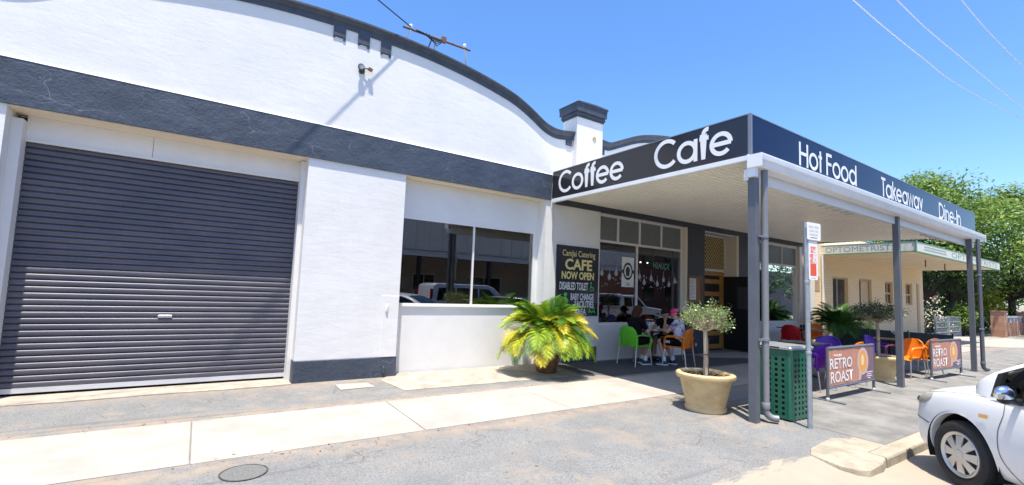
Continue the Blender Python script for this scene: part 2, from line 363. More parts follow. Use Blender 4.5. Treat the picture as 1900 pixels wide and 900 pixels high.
g = MB(); g.add([(x, y, gz(x, y)) for x in xs for y in ys], [(i*len(ys)+j, (i+1)*len(ys)+j, (i+1)*len(ys)+j+1, i*len(ys)+j+1) for i in range(len(xs)-1) for j in range(len(ys)-1)])
struct(g.build('ground', ground_material(), smooth=60))
ROADM = mat('road_asphalt', (.16, .155, .15), .9, var=.3, scale=70, bump=.4, bscale=150)
g = MB(); g.add([(x, y, -.211) for x in (-400, 900) for y in (-60, -6.35)], [(0, 2, 3, 1)]); struct(g.build('road', ROADM))
# concrete footpath: one slab per bay
fp = bpy.data.objects.new('footpath', None); COL.objects.link(fp); fp['kind'] = 'structure'; fp.location = (.06, 0, 0)
SL = 2.12; y0, y1 = -2.80, -1.50
ys_ = [y0, y0+.012, y1-.012, y1]
def slab_mesh():
    mb = MB(); e = .006
    o = [(e, y0), (SL-e, y0), (SL-e, y1), (e, y1)]; i_ = [(e+.008, y0+.012), (SL-e-.008, y0+.012), (SL-e-.008, y1-.012), (e+.008, y1-.012)]
    vs = [(x, y, .02*y-.03) for x, y in o]+[(x, y, .02*y+.006) for x, y in o]+[(x, y, .02*y+.010) for x, y in i_]
    mb.add(vs, [(8, 9, 10, 11)]+[(k, (k+1) % 4, 4+(k+1) % 4, 4+k) for k in range(4)]+[(4+k, 4+(k+1) % 4, 8+(k+1) % 4, 8+k) for k in range(4)])
    return mb
s0 = slab_mesh().build('slab', CONC, fp); s0.location = (-SL*4, 0, 0)
for k in range(-3, 12): inst(s0.data, 'slab', fp, (SL*k, 0, random.uniform(-.002, .002)))
# tan threshold apron below the shop window, pad and doorway sill
def flat_slab(name, pts, m, h=.008):
    mb = MB(); n = len(pts); mb.add([(x, y, gz(x, y)-.03) for x, y in pts]+[(x, y, gz(x, y)+h) for x, y in pts], [tuple(range(n, 2*n))]+[(i, (i+1) % n, n+(i+1) % n, n+i) for i in range(n)])
    return struct(mb.build(name, m))
flat_slab('window_apron_path', [(2.62, -1.02), (3.6, -1.06), (4.9, -1.09), (6.0, -1.10), (6.02, -.02), (5.9, .20), (2.85, .20), (2.52, -.26)], CONC2, .010)
flat_slab('service_pad', [(1.81, -.33), (2.27, -.35), (2.31, -.65), (1.80, -.68)], CONC, .012)
flat_slab('door_sill', [(-1.97, .39), (-1.97, -.10), (-1.2, -.13), (-.3, -.09), (.5, -.12), (1.25, -.08), (1.26, .39)], CONC2, .014)
DARKASPH = mat('dark_asphalt', (.075, .077, .08), .9, var=.35, scale=110, bump=.5, bscale=140)  # darker asphalt for the sheet along the cafe wall
flat_slab('asphalt_patch', [(7.4, -.02), (13.6, -.02), (13.6, -1.36), (6.6, -1.36), (6.15, -.9), (6.2, -.02)], DARKASPH, .004)
flat_slab('entrance_path', [(10.9, -.05), (13.05, -.05), (13.05, -1.38), (10.9, -.5)], mat('grey_path_concrete', (.30, .285, .265), .9, var=.12, scale=4), .008)
# pale concrete bays of the outer footpath beside the kerb
PAVE = mat('grey_paving', (.185, .18, .168), .9, var=.24, scale=2.2, bump=.25, bscale=80, detail=10)
pv = bpy.data.objects.new('outer_pavement', None); COL.objects.link(pv); pv['kind'] = 'structure'; pv.location = (7.0, -4.8, 0)
mb = MB()
o = [(-.9, -.68), (.9, -.68), (.9, .74), (-.9, .74)]; vs = [(x*.997, y, .02*y-.04) for x, y in o]+[(x*.997, y, .02*y+.004) for x, y in o]
mb.add(vs, [(4, 5, 6, 7)]+[(k, (k+1) % 4, 4+(k+1) % 4, 4+k) for k in range(4)])
p0 = mb.build('paving_bay', PAVE, pv); p0.location = (.6, 0, -.096)
for k in range(1, 14): inst(p0.data, 'paving_bay', pv, (.6+1.8*k, 0, -.096+random.uniform(-.002, .002)))
# manhole cover
mh = thing('manhole_cover', 'round asphalt filled access cover set in the worn driveway in the foreground', 'manhole cover', (.43, -3.17, gz(.43, -3.17)))
mb = MB(); mb.lathe([(.165, -.02), (.165, .004), (.158, .006)], n=32); mb.build('lid', mat('lid_fill', (.135, .135, .13), .9, var=.35, scale=70, bump=.5), mh)
mb = MB(); mb.lathe([(.168, -.02), (.168, .005), (.178, .005), (.178, -.02)], n=32); mb.build('rim', mat('dark_rim', (.05, .045, .04), .8, var=.4, scale=20), mh)
# kerb
kb = bpy.data.objects.new('kerb', None); COL.objects.link(kb); kb['kind'] = 'structure'; kb.location = (5.6, -5.4, -.2)
mb = MB()
pts = [(5.593, -5.17), (5.75, -5.10), (6.38, -5.04), (6.50, -5.12), (6.56, -5.30), (6.56, -5.492), (6.167, -5.497), (6.167, -5.655), (5.95, -5.70), (5.63, -5.70), (5.53, -5.62), (5.50, -5.48)]
top = [-.125, -.105, -.100, -.10, -.103, -.106, -.106, -.110, -.118, -.128, -.130, -.130]; n = len(pts); cx = sum(p[0] for p in pts)/n; cy = sum(p[1] for p in pts)/n
r = lambda f, dz: [(cx+(x-cx)*f, cy+(y-cy)*f, z+dz) for (x, y), z in zip(pts, top)]
vs = [(x, y, -.34) for x, y in pts]+r(1, -.035)+r(.985, -.008)+r(.94, .004)
mb.add(vs, [tuple(range(3*n, 4*n))]+[(k*n+i, k*n+(i+1) % n, (k+1)*n+(i+1) % n, (k+1)*n+i) for k in range(3) for i in range(n)])
mb.build('kerb_return', KERB, kb, smooth=35, world=True)
mb = MB(); prof = [(-.01, -.34), (-.01, -.13), (.0, -.112), (.02, -.105), (.15, -.103), (.155, -.34)]
mb.prism([(-5.655+a, b) for a, b in prof], 'x', 6.172, 8.22); k0 = mb.build('kerb_stone', KERB, kb, world=True)
for k in range(1, 12): inst(k0.data, 'kerb_stone', kb, (2.06*k, 0, 0))
# ------------------------------------------------------------------ hall with the arched parapet
hall = thing('hall_building', 'white rendered hall with arched navy coping, navy band and a wide roller door', 'building', (1.9, 0, 0))
def part(mb, name, m, par=None, **k): return mb.build(name, m, par or hall, world=True, **k)
def cat_curve(pts, n=6):
    out = []
    for i in range(len(pts)-1):
        p0, p1, p2, p3 = [Vector(pts[max(0, min(len(pts)-1, i+k))]) for k in (-1, 0, 1, 2)]
        for j in range(n):
            t = j/n; out.append(.5*((2*p1)+(p2-p0)*t+(2*p0-5*p1+4*p2-p3)*t*t+(3*p1-p0-3*p2+p3)*t**3))
    return out+[Vector(pts[-1])]
half = [(0, 5.83), (.5, 5.82), (1, 5.795), (1.5, 5.75), (2, 5.68), (2.5, 5.59), (3, 5.47), (3.3, 5.36), (3.6, 5.21), (3.85, 5.07), (4.05, 5.0), (4.25, 4.975), (4.5, 5.0), (4.71, 5.03)]
arch = cat_curve([(1.9-d, z) for d, z in half[::-1]]+[(1.9+d, z) for d, z in half[1:]], 5)
mb = MB()
mb.prism([(p.x, p.y-.10) for p in arch]+[(arch[-1].x, 3.965), (arch[0].x, 3.965)], 'y', 0, .3)
mb.box(-9, arch[0].x, 0, .3, 3.965, 4.6)
mb.box(-9, -1.985, 0, .52, .33, 3.426); mb.box(1.272, 2.841, 0, .52, .33, 3.426); mb.box(5.92, 6.099, 0, .42, .33, 3.426)
part(mb, 'wall', WHITE)
mb = MB()
for a, b in ((-9, -1.99), (1.262, 2.85), (5.915, 6.099)): mb = MB(); mb.bbox(a, b, -.018, .52, -.06, .33, .012); part(mb, 'plinth', NAVY)
mb = MB(); mb.box(-9, 6.03, -.03, .30, 3.427, 3.962); part(mb, 'band', NAVY)
mb = MB(); mb.prism([(-.034, 3.963), (-.034, 3.970), (-.001, 3.990), (-.001, 3.963)], 'x', -9, 6.03); part(mb, 'band_ledge', WHITE)
def coping_sweep(path, prof, mname='coping'):
    mb = MB(); k = len(prof); n = len(path)
    mb.add([(p.x, a, p.y+b) for p in path for a, b in prof], [(i*k+j, i*k+(j+1) % k, (i+1)*k+(j+1) % k, (i+1)*k+j) for i in range(n-1) for j in range(k)]+[tuple(range(k)), tuple(range((n-1)*k, n*k))])
    return mb
PROF = [(.34, .012), (-.072, 0), (-.077, -.006), (-.077, -.038), (-.064, -.046), (-.061, -.064), (-.048, -.078), (-.038, -.098), (-.034, -.103), (-.019, -.110), (-.017, -.190), (.001, -.190), (.001, -.09), (.34, -.09)]
COPE = mat('coping_paint', (.050, .060, .078), .5, var=.2, scale=6, bump=.2)
part(coping_sweep(arch, PROF), 'coping', COPE, smooth=35)
for x0, x1, zt, zb in ((1.49, 1.68, 5.645, 5.475), (1.88, 2.07, 5.645, 5.47), (2.26, 2.44, 5.63, 5.44)):
    mb = MB(); mb.box(x0, x1, -.020, .001, zb, zt)
    mb.box(x0, x0+.03, -.014, .001, zb-.035, zb-.001); mb.box(x1-.035, x1, -.014, .001, zb-.05, zb-.001)
    for k in range(4): a = x0+.032+k*.03; mb.box(a, a+.026, -.012, .001, zb-.006-.012*random.random(), zb-.001)
    part(mb, 'dentil', COPE)
mb = MB(); mb.box(6.40, 6.56, -.03, .001, 4.70, 4.83); part(mb, 'dentil', COPE)
# parapet pillar between the two arches
mb = MB(); mb.box(6.615, 7.385, -.12, .36, 3.97, 5.42)
part(mb, 'parapet_pillar', WHITE)
mb = MB()
for a, z0, z1 in ((.018, 5.36, 5.40), (.04, 5.40, 5.445), (.03, 5.445, 5.475), (.065, 5.475, 5.60), (.072, 5.60, 5.66)):
    mb.box(6.615-a, 7.385+a, -.12-a, .36+a, z0, z1-.001)
mb.prism([(6.52, 5.66), (7.48, 5.66), (7.45, 5.69), (7.1, 5.705), (6.8, 5.695), (6.56, 5.68)], 'y', -.21, .44)
part(mb, 'pillar_cap', COPE)
mb = MB(); mb.lathe([(.055, -.010), (.055, .0), (.02, .001)], (7.13, -.121, 4.95), 14, 'y'); part(mb, 'wall_plate', mat('rust_stain', (.45, .33, .18), .8, var=.4, scale=30))
# back of the hall
mb = MB(); mb.box(-3.2, 6.61, .31, 16, 4.62, 4.72); part(mb, 'roof', RAIL)
mb = MB(); mb.box(-9, -3.21, .43, 16, -.1, 4.4); mb.box(5.93, 6.09, .43, 16, -.1, 4.6); mb.box(-3.2, 5.92, 15.7, 16, -.1, 4.6); part(mb, 'rear_wall', WHITE)
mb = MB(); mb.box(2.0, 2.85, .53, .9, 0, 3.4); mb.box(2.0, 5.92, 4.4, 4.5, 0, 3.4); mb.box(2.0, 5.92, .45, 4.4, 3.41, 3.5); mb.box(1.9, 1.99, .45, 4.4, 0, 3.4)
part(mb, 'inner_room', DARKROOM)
# roller door
mb = MB(); mb.box(-1.984, 1.271, .002, .459, 3.412, 3.426); mb.box(2.842, 5.919, .002, .25, 3.412, 3.426); part(mb, 'lintel_soffit', CREAM)
mb = MB(); mb.box(-1.984, -1.885, .20, .43, -.02, 3.33); part(mb, 'door_jamb', JAMB)
mb = MB(); mb.box(1.206, 1.271, .20, .43, -.02, 3.40); part(mb, 'door_jamb', JAMB)
for a, b in ((-1.884, -.655), (-.650, 1.205)):
    mb = MB(); mb.box(a, b, .345, .375, 3.130, 3.410); part(mb, 'header_board', SMOOTH)
mb = MB(); mb.box(-1.884, 1.205, .330, .375, 3.092, 3.128); part(mb, 'header_bead', JAMB)
mb = MB(); mb.box(-1.984, 1.271, .46, .515, -.02, 3.411); part(mb, 'door_backing', BLACK)
door = bpy.data.objects.new('roller_door', None); COL.objects.link(door); door.parent = hall; door.location = (-1.9-.3395, .402, 0)
PT = .0772; LX = 1.545
prof = [(.002, 0), (-.010, .004), (-.017, .014), (-.019, .028), (-.019, .044), (-.015, .058), (-.006, .066), (.002, .068), (.006, .0735), (.002, PT)]
mb = MB(); k = len(prof); mb.add([(x, a, b) for x in (-LX, LX) for a, b in prof], [(i, i+1, k+i+1, k+i) for i in range(k-1)])
sl = mb.build('slat', SLAT, door, smooth=50); sl.location = (0, 0, .105)
for i in range(1, 39): inst(sl.data, 'slat', door, (0, 0, .105+PT*i))
mb = MB(); mb.box(-LX, LX, -.024, .012, .045, .104); mb.build('bottom_rail', RAIL, door)
mb = MB(); mb.bbox(-.08, .08, -.027, -.012, .945, .980, .004); mb.box(-.02, .02, -.031, -.0275, .955, .970); mb.build('lock_handle', ALU, door)
# recessed shop window of the hall
mb = MB(); mb.box(2.842, 5.919, .25, .29, -.03, 1.172); mb.box(2.842, 5.919, .25, .29, 2.742, 3.410); mb.box(2.842, 2.892, .25, .29, 1.172, 2.742); mb.box(5.832, 5.919, .25, .29, 1.172, 2.742)
part(mb, 'window_wall', SMOOTH)
def framed(par, name, x0, x1, z0, z1, y, bars, m, fw=.035, d=.05, glass=GLASS, proud=.012, trans=None, tglass=None):
    "window part: frame mesh; panes are its children. bars = x of mullions; trans = z of transom with its own bars"
    mb = MB(); ya, yb = y-proud, y+d
    mb.box(x0, x1, ya, yb, z0, z0+fw); mb.box(x0, x1, ya, yb, z1-fw, z1); mb.box(x0, x0+fw, ya, yb, z0+fw, z1-fw); mb.box(x1-fw, x1, ya, yb, z0+fw, z1-fw)
    zs = [(z0+fw, (trans[0] if trans else z1)-(fw/2 if trans else fw), bars, glass)]
    if trans:
        mb.box(x0+fw, x1-fw, ya+.003, yb, trans[0]-fw/2, trans[0]+fw/2); zs.append((trans[0]+fw/2, z1-fw, trans[1], tglass or glass))
    panes = []
    for za, zb, bs, gm in zs:
        for b in bs: mb.box(b-fw*.45, b+fw*.45, ya+.004, yb, za, zb)
        e = [x0+fw]+[v for b in bs for v in (b-fw*.45, b+fw*.45)]+[x1-fw]
        panes += [(e[i], e[i+1], za, zb, gm) for i in range(0, len(e), 2)]
    o = part(mb, name, m, par)
    for a, b, za, zb, gm in panes:
        q = MB(); q.quad((a, y+.02, za), (b, y+.02, za), (b, y+.02, zb), (a, y+.02, zb)); q.build('pane', gm, o, world=True)
    return o
framed(hall, 'window', 2.893, 5.831, 1.173, 2.741, .25, [4.37], FRAMEW, fw=.034)
mb = MB(); mb.box(2.86, 5.90, .215, .25, 1.150, 1.171); part(mb, 'window_sill', FRAMEW)
# small fittings on the piers
mb = MB(); mb.bbox(2.55, 2.838, -.022, -.001, .331, 1.34, .008); part(mb, 'cover_strip', WHITE)
for z in (1.13, .12):
    mb = MB(); mb.capsule((2.63, -.028, z-.05), (2.63, -.028, z+.04), .022, n=10); part(mb, 'pipe_stub', JAMB if z > 1 else NAVY, smooth=50)
# ------------------------------------------------------------------ security light
sl_ = thing('security_light', 'small dark floodlight with a sensor arm on the white gable wall', 'light', (1.97, 0, 5.02))
mb = MB(); mb.lathe([(.052, 0), (.052, -.02), (.03, -.03)], n=14, axis='y'); mb.build('base', mat('bronze_fitting', (.05, .06, .06), .4), sl_, smooth=40)
mb = MB(); mb.tube([(0, -.02, 0), (-.01, -.075, .005)], .014); mb.lathe([(.03, -.045), (.05, -.06), (.055, -.088), (.045, -.092)], (-.03, 0, .03), 14, 'y'); mb.build('lamp_head', MATS['bronze_fitting'], sl_, smooth=40)
mb = MB(); mb.lathe([(.040, -.0925), (.03, -.094)], (-.03, 0, .03), 12, 'y'); mb.build('lens', mat('dusty_lens', (.35, .36, .36), .3), sl_)
mb = MB(); mb.tube([(0, -.02, .01), (.05, -.045, .04), (.10, -.055, .045)], .01); mb.obox((.125, -.060, .04), (1, 0, -.3), (0, 1, 0), (.3, 0, 1), .035, .025, .02); mb.build('sensor_arm', RUST, sl_, smooth=40)
# ------------------------------------------------------------------ service bracket on the roof edge and its cable
br = thing('service_bracket', 'rusty pipe frame with white insulators standing on the arched parapet edge', 'cable bracket', (3.15, .1, 5.60))
L = lambda x, y, z: (x-3.15, y-.1, z-5.60)
ya = -.02
mb = MB(); mb.tube([L(2.62, ya, 6.02), L(3.20, ya, 6.02), L(3.95, ya, 6.02)], .020, 8); mb.build('crossbar', RUST, br, smooth=40)
for x0, x1 in ((2.76, 2.62), (3.23, 3.27), (3.83, 3.98)):
    mb = MB(); mb.tube([L(x0, ya, 6.01), L(x1, .12, 5.62)], .016, 8); mb.build('strut', RAIL, br, smooth=40)
mb = MB(); mb.tube([L(3.17, ya, 6.0), L(3.10, .15, 5.65)], .012, 8); mb.build('strut', RUST, br, smooth=40)
for x in (2.76, 3.83):
    mb = MB(); mb.lathe([(.028, 0), (.035, .02), (.022, .03), (.033, .05), (.02, .075), (.008, .08)], L(x, ya, 6.03), 12); mb.build('insulator', PAPER, br, smooth=50)
mb = MB(); mb.obox(L(3.40, ya, 6.04), (1, 0, 0), (0, 1, 0), (0, 0, 1), .04, .03, .05); mb.build('junction_box', RUST, br)
mb = MB()
random.seed(3)
for k in range(5):
    a = Vector(L(2.85+.06*k, ya-.03, 6.03)); b = Vector(L(3.38, ya-.02, 6.0)); mid = (a+b)/2+Vector((0, -.04-.02*random.random(), -.06-.03*k))
    mb.tube([a, a.lerp(mid, .6), mid, mid.lerp(b, .6), b], .009, 6)
mb.build('wiring_loop', BLACK, br, smooth=40)
def cable(name, pts, r, m, label, group=None, n=6):
    mb = MB(); c = Vector(pts[len(pts)//2]); mb.tube(pts, r, n); o = mb.build(name, m, origin=c, smooth=40); tag(o, label, 'cable', group); return o
d = Vector((-3.363, -1, .7513)).normalized(); p0 = Vector((2.74, -.06, 6.04))
cable('service_cable', [p0+d*(i*1.2)+Vector((0, 0, -.0009*(i*1.2)*(14-i*1.2))) for i in range(26)], .0105, BLACK, 'thick black service cable running from the roof bracket up out of frame')
O = CAMP
W = [[(4.05, -6.2, 3.85), (4.76, -6.2, 3.86), (5.68, -6.2, 3.9), (6.86, -6.2, 3.97), (10.26, -6.2, 4.4)], [(4.99, -6.2, 4.23), (5.83, -6.2, 4.25), (7.06, -6.2, 4.34), (8.73, -6.2, 4.46), (10.31, -6.2, 4.6)], [(7.1, -6.2, 5.07), (8.35, -6.2, 5.12), (10.48, -6.2, 5.31), (11.5, -6.2, 5.43)]]
WM = mat('bright_wire', (.70, .70, .72), .5)
LBL = ['pale power line crossing the sky nearest the verandah corner', 'pale power line in the middle of the three above the verandah front', 'short length of pale power line nearest the upper right corner']
for pts, lb in zip(W, LBL):
    P = [O+(Vector(p)-O)*2.77 for p in pts]; a, b = P[0]-P[1], P[-1]-P[-2]
    P = [P[0]+a*3+Vector((0, 0, .25)), P[0]+a*1.2+Vector((0, 0, .03))]+P+[P[-1]+b*1.0+Vector((0, 0, .1))]
    c2 = []
    for i in range(len(P)-1):
        q0, q1, q2, q3 = [P[max(0, min(len(P)-1, i+k))] for k in (-1, 0, 1, 2)]
        for j in range(4): t = j/4; c2.append(.5*((2*q1)+(q2-q0)*t+(2*q0-5*q1+4*q2-q3)*t*t+(3*q1-q0-3*q2+q3)*t**3))
    cable('power_line', c2+[P[-1]], .013, WM, lb, 'power lines over the street')
# ------------------------------------------------------------------ cafe shopfront
cafe = thing('cafe_building', 'white cafe shopfront with charcoal piers and tall windows under the verandah', 'building', (11.7, 0, 0))
def cp(mb, name, m, **k): return part(mb, name, m, cafe, **k)
YF = .10
a2 = [(7.386, 5.03), (7.6, 5.02), (7.75, 5.035), (8.13, 5.19), (8.67, 5.40), (9.25, 5.54), (9.9, 5.64), (10.8, 5.73), (11.9, 5.76), (13.0, 5.73), (13.9, 5.64), (14.6, 5.53), (15.2, 5.39), (15.7, 5.2), (16.1, 5.04), (16.4, 5.02), (17.3, 5.03)]
arch2 = cat_curve(a2, 4)
mb = MB(); mb.prism([(p.x, p.y-.10) for p in arch2]+[(17.3, 3.5), (7.386, 3.5)], 'y', 0.0, .3)
mb.box(6.1, 7.386, .02, .3, 3.50, 3.969)
mb.box(6.1, 7.55, .05, .42, .33, 3.50); mb.box(7.55, 10.75, YF, .3, -.05, .79); mb.box(14.5, 17.05, YF, .3, -.05, .79); mb.box(17.05, 17.3, YF, .3, -.05, 3.50)
mb.box(7.55, 17.05, .11, .3, 3.345, 3.50)
cp(mb, 'wall', WHITE)
mb = MB(); mb.bbox(6.1, 7.5, .035, .2, -.05, .33, .01); cp(mb, 'plinth', NAVY)
part(coping_sweep(arch2, PROF), 'coping', COPE, cafe, smooth=35)
mb = MB(); mb.box(7.42, 7.55, -.03, .001, 4.70, 4.84); cp(mb, 'dentil', COPE)
mb = MB(); mb.box(6.2, 17.1, .02, .108, 3.372, 3.505); cp(mb, 'header_beam', CHAR)
mb = MB(); mb.box(10.80, 11.60, YF-.02, .44, -.05, 3.37); cp(mb, 'pier', CHAR)
mb = MB(); mb.box(13.28, 14.46, YF-.02, .44, -.05, 3.37); cp(mb, 'pier', CHAR)
for a in ((10.70, 10.799, .06, .44, .80, 3.37), (13.162, 13.279, .07, .44, -.05, 3.37), (17.0, 17.06, .06, .44, .8, 3.345)): mb = MB(); mb.box(*a); cp(mb, 'jamb', CREAM)
GREYPANE = mat('obscured_glass', (.16, .175, .165), .35, var=.1, scale=20)
framed(cafe, 'window', 7.55, 10.70, .79, 3.37, .16, [8.93], JAMB, fw=.055, trans=(2.73, [8.25, 9.02, 9.85]), tglass=GREYPANE)
framed(cafe, 'window', 14.46, 17.0, .79, 3.345, .16, [15.05], JAMB, fw=.055, trans=(2.68, [15.05, 16.0]), tglass=GREYPANE)
# decals on the big window
dw = bpy.data.objects.new('window_decals', None); COL.objects.link(dw); dw.parent = cafe; dw.location = (-3, .168, 0)
DEC = mat('frosted_decal', (.42, .40, .42), .7)
random.seed(11)
def dec_drop(mb, x, z, r):
    pts = [(x+r*cos(t)*.9, z+r*sin(t)) for t in [radians(130+280*i/14) for i in range(15)]]+[(x, z+r*2.0)]
    mb.add([(px, .174, pz) for px, pz in pts], [tuple(range(len(pts)))])
    mb.add([(x-.006, .1745, z+r*1.6), (x+.006, .1745, z+r*1.6), (x+.004, .1745, z+r*2+.1), (x-.004, .1745, z+r*2+.1)], [(0, 1, 2, 3)])
for x, z in ((7.75, 1.98), (8.0, 1.90), (8.22, 2.0), (9.05, 1.95), (9.22, 1.82), (9.48, 1.93), (9.72, 1.80), (9.96, 1.92), (10.18, 1.80), (10.42, 1.9)):
    mb = MB(); dec_drop(mb, x, z, .062); mb.build('bauble_decal', DEC, dw, world=True)
mb = MB()
for i in range(60):
    x = random.uniform(7.66, 10.6); z = random.uniform(1.68, 2.0); r = random.choice((.010, .014, .02))
    mb.add([(x+r*cos(t), .1742, z+r*sin(t)) for t in [2*pi*k/8 for k in range(8)]], [tuple(range(8))])
o = mb.build('dot_decals', DEC, dw, world=True); o['kind'] = 'stuff'
# entrance
mb = MB(); mb.box(11.601, 13.161, .42, .47, 2.28, 2.35); mb.box(11.601, 11.66, .42, .47, 2.35, 3.36); mb.box(13.09, 13.161, .42, .47, 0, 3.36); mb.box(11.66, 13.09, .42, .47, 3.30, 3.36); cp(mb, 'door_frame', FRAMEW)
mb = MB(); x0, x1, z0, z1 = 11.66, 13.09, 2.35, 3.30; st = .085; k = -20; st = .125
def clip(p, q):
    t0, t1 = 0., 1.; dx, dz = q[0]-p[0], q[1]-p[1]
    for a, b in ((-dx, p[0]-x0), (dx, x1-p[0]), (-dz, p[1]-z0), (dz, z1-p[1])):
        if abs(a) < 1e-9:
            if b < 0: return None
        elif a < 0: t0 = max(t0, b/a)
        else: t1 = min(t1, b/a)
    return None if t0 >= t1 else ((p[0]+dx*t0, p[1]+dz*t0), (p[0]+dx*t1, p[1]+dz*t1))
for k in range(-16, 22):
    for s_ in (1, -1):
        c_ = x0+k*st; seg = clip((c_-2*s_, z0-2+ .5), (c_+2*s_, z0+2+.5))
        if seg:
            yy = .424 if s_ > 0 else .432; mb.tube([(seg[0][0], yy, seg[0][1]), (seg[1][0], yy, seg[1][1])], .013, 4)
mesh_sc = cp(mb, 'security_mesh', mat('brass_mesh', (.72, .55, .25), .4, metal=.3)); mesh_sc['kind'] = 'stuff'
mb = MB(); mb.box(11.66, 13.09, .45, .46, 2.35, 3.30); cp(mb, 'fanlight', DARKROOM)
dr = bpy.data.objects.new('timber_door', None); COL.objects.link(dr); dr.parent = cafe; dr.location = (.67, .44, 0)
mb = MB(); mb.box(-.72, -.56, -.02, .02, .04, 2.27); mb.box(.50, .715, -.02, .02, .04, 2.27)
for z in (.04, .42, .80, 1.18, 1.56, 1.92): mb.box(-.56, .50, -.018, .018, z, z+.13)
mb.box(-.56, .50, -.018, .018, 2.16, 2.27); mb.build('door_stiles', TIMBER, dr)
mb = MB(); mb.box(-.56, .50, .0, .006, .05, 2.2); mb.build('door_glass', DARKROOM, dr)
ld = bpy.data.objects.new('screen_door', None); COL.objects.link(ld); ld.parent = cafe; ld.location = (13.06-11.7, .40, 0); ld['label'] = 'black door leaf standing open'
mb = MB(); mb.box(-.02, .02, -.86, 0, .03, 2.15); mb.build('door_leaf', BLACK, ld)
mb = MB(); mb.box(-.024, -.021, -.80, -.42, 1.22, 1.85); mb.build('notice', mat('grey_notice', (.055, .055, .06), .3), ld)
mb = MB(); mb.box(-.025, -.021, -.84, -.74, .80, 1.02); mb.build('notice', mat('pale_notice', (.25, .25, .26), .5), ld)
mb = MB(); mb.tube([(-.05, -.78, .95), (-.05, -.78, 1.15)], .01); mb.build('handle', ALU, ld)
for x in (11.0, 11.18):
    mb = MB(); mb.bbox(x, x+.07, .07, .079, .20, .28, .004); cp(mb, 'power_outlet', RAIL)
# cafe interior
mb = MB(); mb.box(6.25, 17.2, 5.0, 5.1, 0, 3.3); mb.box(6.15, 6.25, .45, 5.0, 0, 3.3); cp(mb, 'interior_wall', REDWALL)
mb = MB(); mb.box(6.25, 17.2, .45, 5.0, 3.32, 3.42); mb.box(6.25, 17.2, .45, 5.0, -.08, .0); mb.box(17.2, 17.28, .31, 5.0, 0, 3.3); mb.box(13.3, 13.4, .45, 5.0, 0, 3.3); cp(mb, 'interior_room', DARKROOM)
mb = MB(); mb.box(7.75, 8.25, 1.2, 1.3, .9, 2.62); cp(mb, 'interior_pillar', mat('interior_brick', (.34, .13, .06), .9, var=.3, scale=14))
mb = MB(); mb.tube([(7.6, 1.0, 2.62), (9.0, 1.1, 2.60), (10.7, 1.1, 2.64)], .02); cp(mb, 'curtain_rail', RAIL)
mb = MB(); mb.box(8.2, 10.4, 2.2, 2.8, 0, 1.0); cp(mb, 'counter', mat('counter_dark', (.06, .03, .02), .5))
BULB = mat('lit_bulb', (1, .85, .6), emit=6)
for x in (10.15, 10.5, 10.8):
    mb = MB(); mb.ball((x, 1.4, 2.45), .018, n=8, m=6); cp(mb, 'lit_bulb', BULB)
mb = MB(); mb.box(6.2, 17.3, .31, 14, 4.5, 4.6); cp(mb, 'roof', RAIL)
mb = MB(); mb.box(17.2, 17.3, 5.1, 14, -.1, 4.6); mb.box(6.1, 17.2, 13.8, 14, -.1, 4.6); cp(mb, 'rear_wall', WHITE)
# poster with round coffee emblem and mirrored SQUASH lettering, both inside the glass
po = tag(None or bpy.data.objects.new('window_poster', None), 'white poster with a round dark emblem on the cafe window', 'poster'); COL.objects.link(po); po.location = (8.62, .171, 2.05)
mb = MB(); mb.box(-.21, .21, 0, .003, -.36, .36); mb.build('sheet', PAPER, po)
INK = mat('dark_green_ink', (.02, .045, .035), .6)
mb = MB(); R1, R2 = .17, .125; n = 30
mb.add([(R*cos(2*pi*i/n), -.002, .02+1.25*R*sin(2*pi*i/n)) for R in (R1, R2) for i in range(n)], [(i, (i+1) % n, n+(i+1) % n, n+i) for i in range(n)])
mb.add([(x, -.0021, z) for x, z in ((-.21, -.03), (-.165, -.03), (-.165, .05), (-.21, .05))], [(0, 1, 2, 3)]); mb.add([(x, -.0021, z) for x, z in ((.165, -.03), (.21, -.03), (.21, .05), (.165, .05))], [(0, 1, 2, 3)])
mb.add([(x, -.0025, z) for x, z in ((-.06, -.10), (.05, -.10), (.075, .06), (.03, .13), (-.04, .13), (-.085, .05))], [tuple(range(6))])
mb.build('emblem', INK, po)
text('Cafe', po, INK, -.07, .07, -.33, -.25, (8.62, .168, 2.05), (1, 0, 0), (0, 0, 1))
sq = tag(bpy.data.objects.new('squash_sign', None), 'pale green SQUASH sign seen mirrored through the cafe window', 'sign'); COL.objects.link(sq); sq.location = (9.98, .26, 2.27)
text('SQUASH', sq, mat('glow_added_letters', (.25, .62, .48), .6, emit=.12), -.32, .32, -.09, .09, (9.98, .26, 2.27), (1, 0, 0), (0, 0, 1), mirror=True)  # weak glow added to the letters so they show through the glass
mb = MB(); mb.tube([(-.34, .012, .115), (.34, .012, .115)], .006); mb.build('hanging_bar', RAIL, sq)
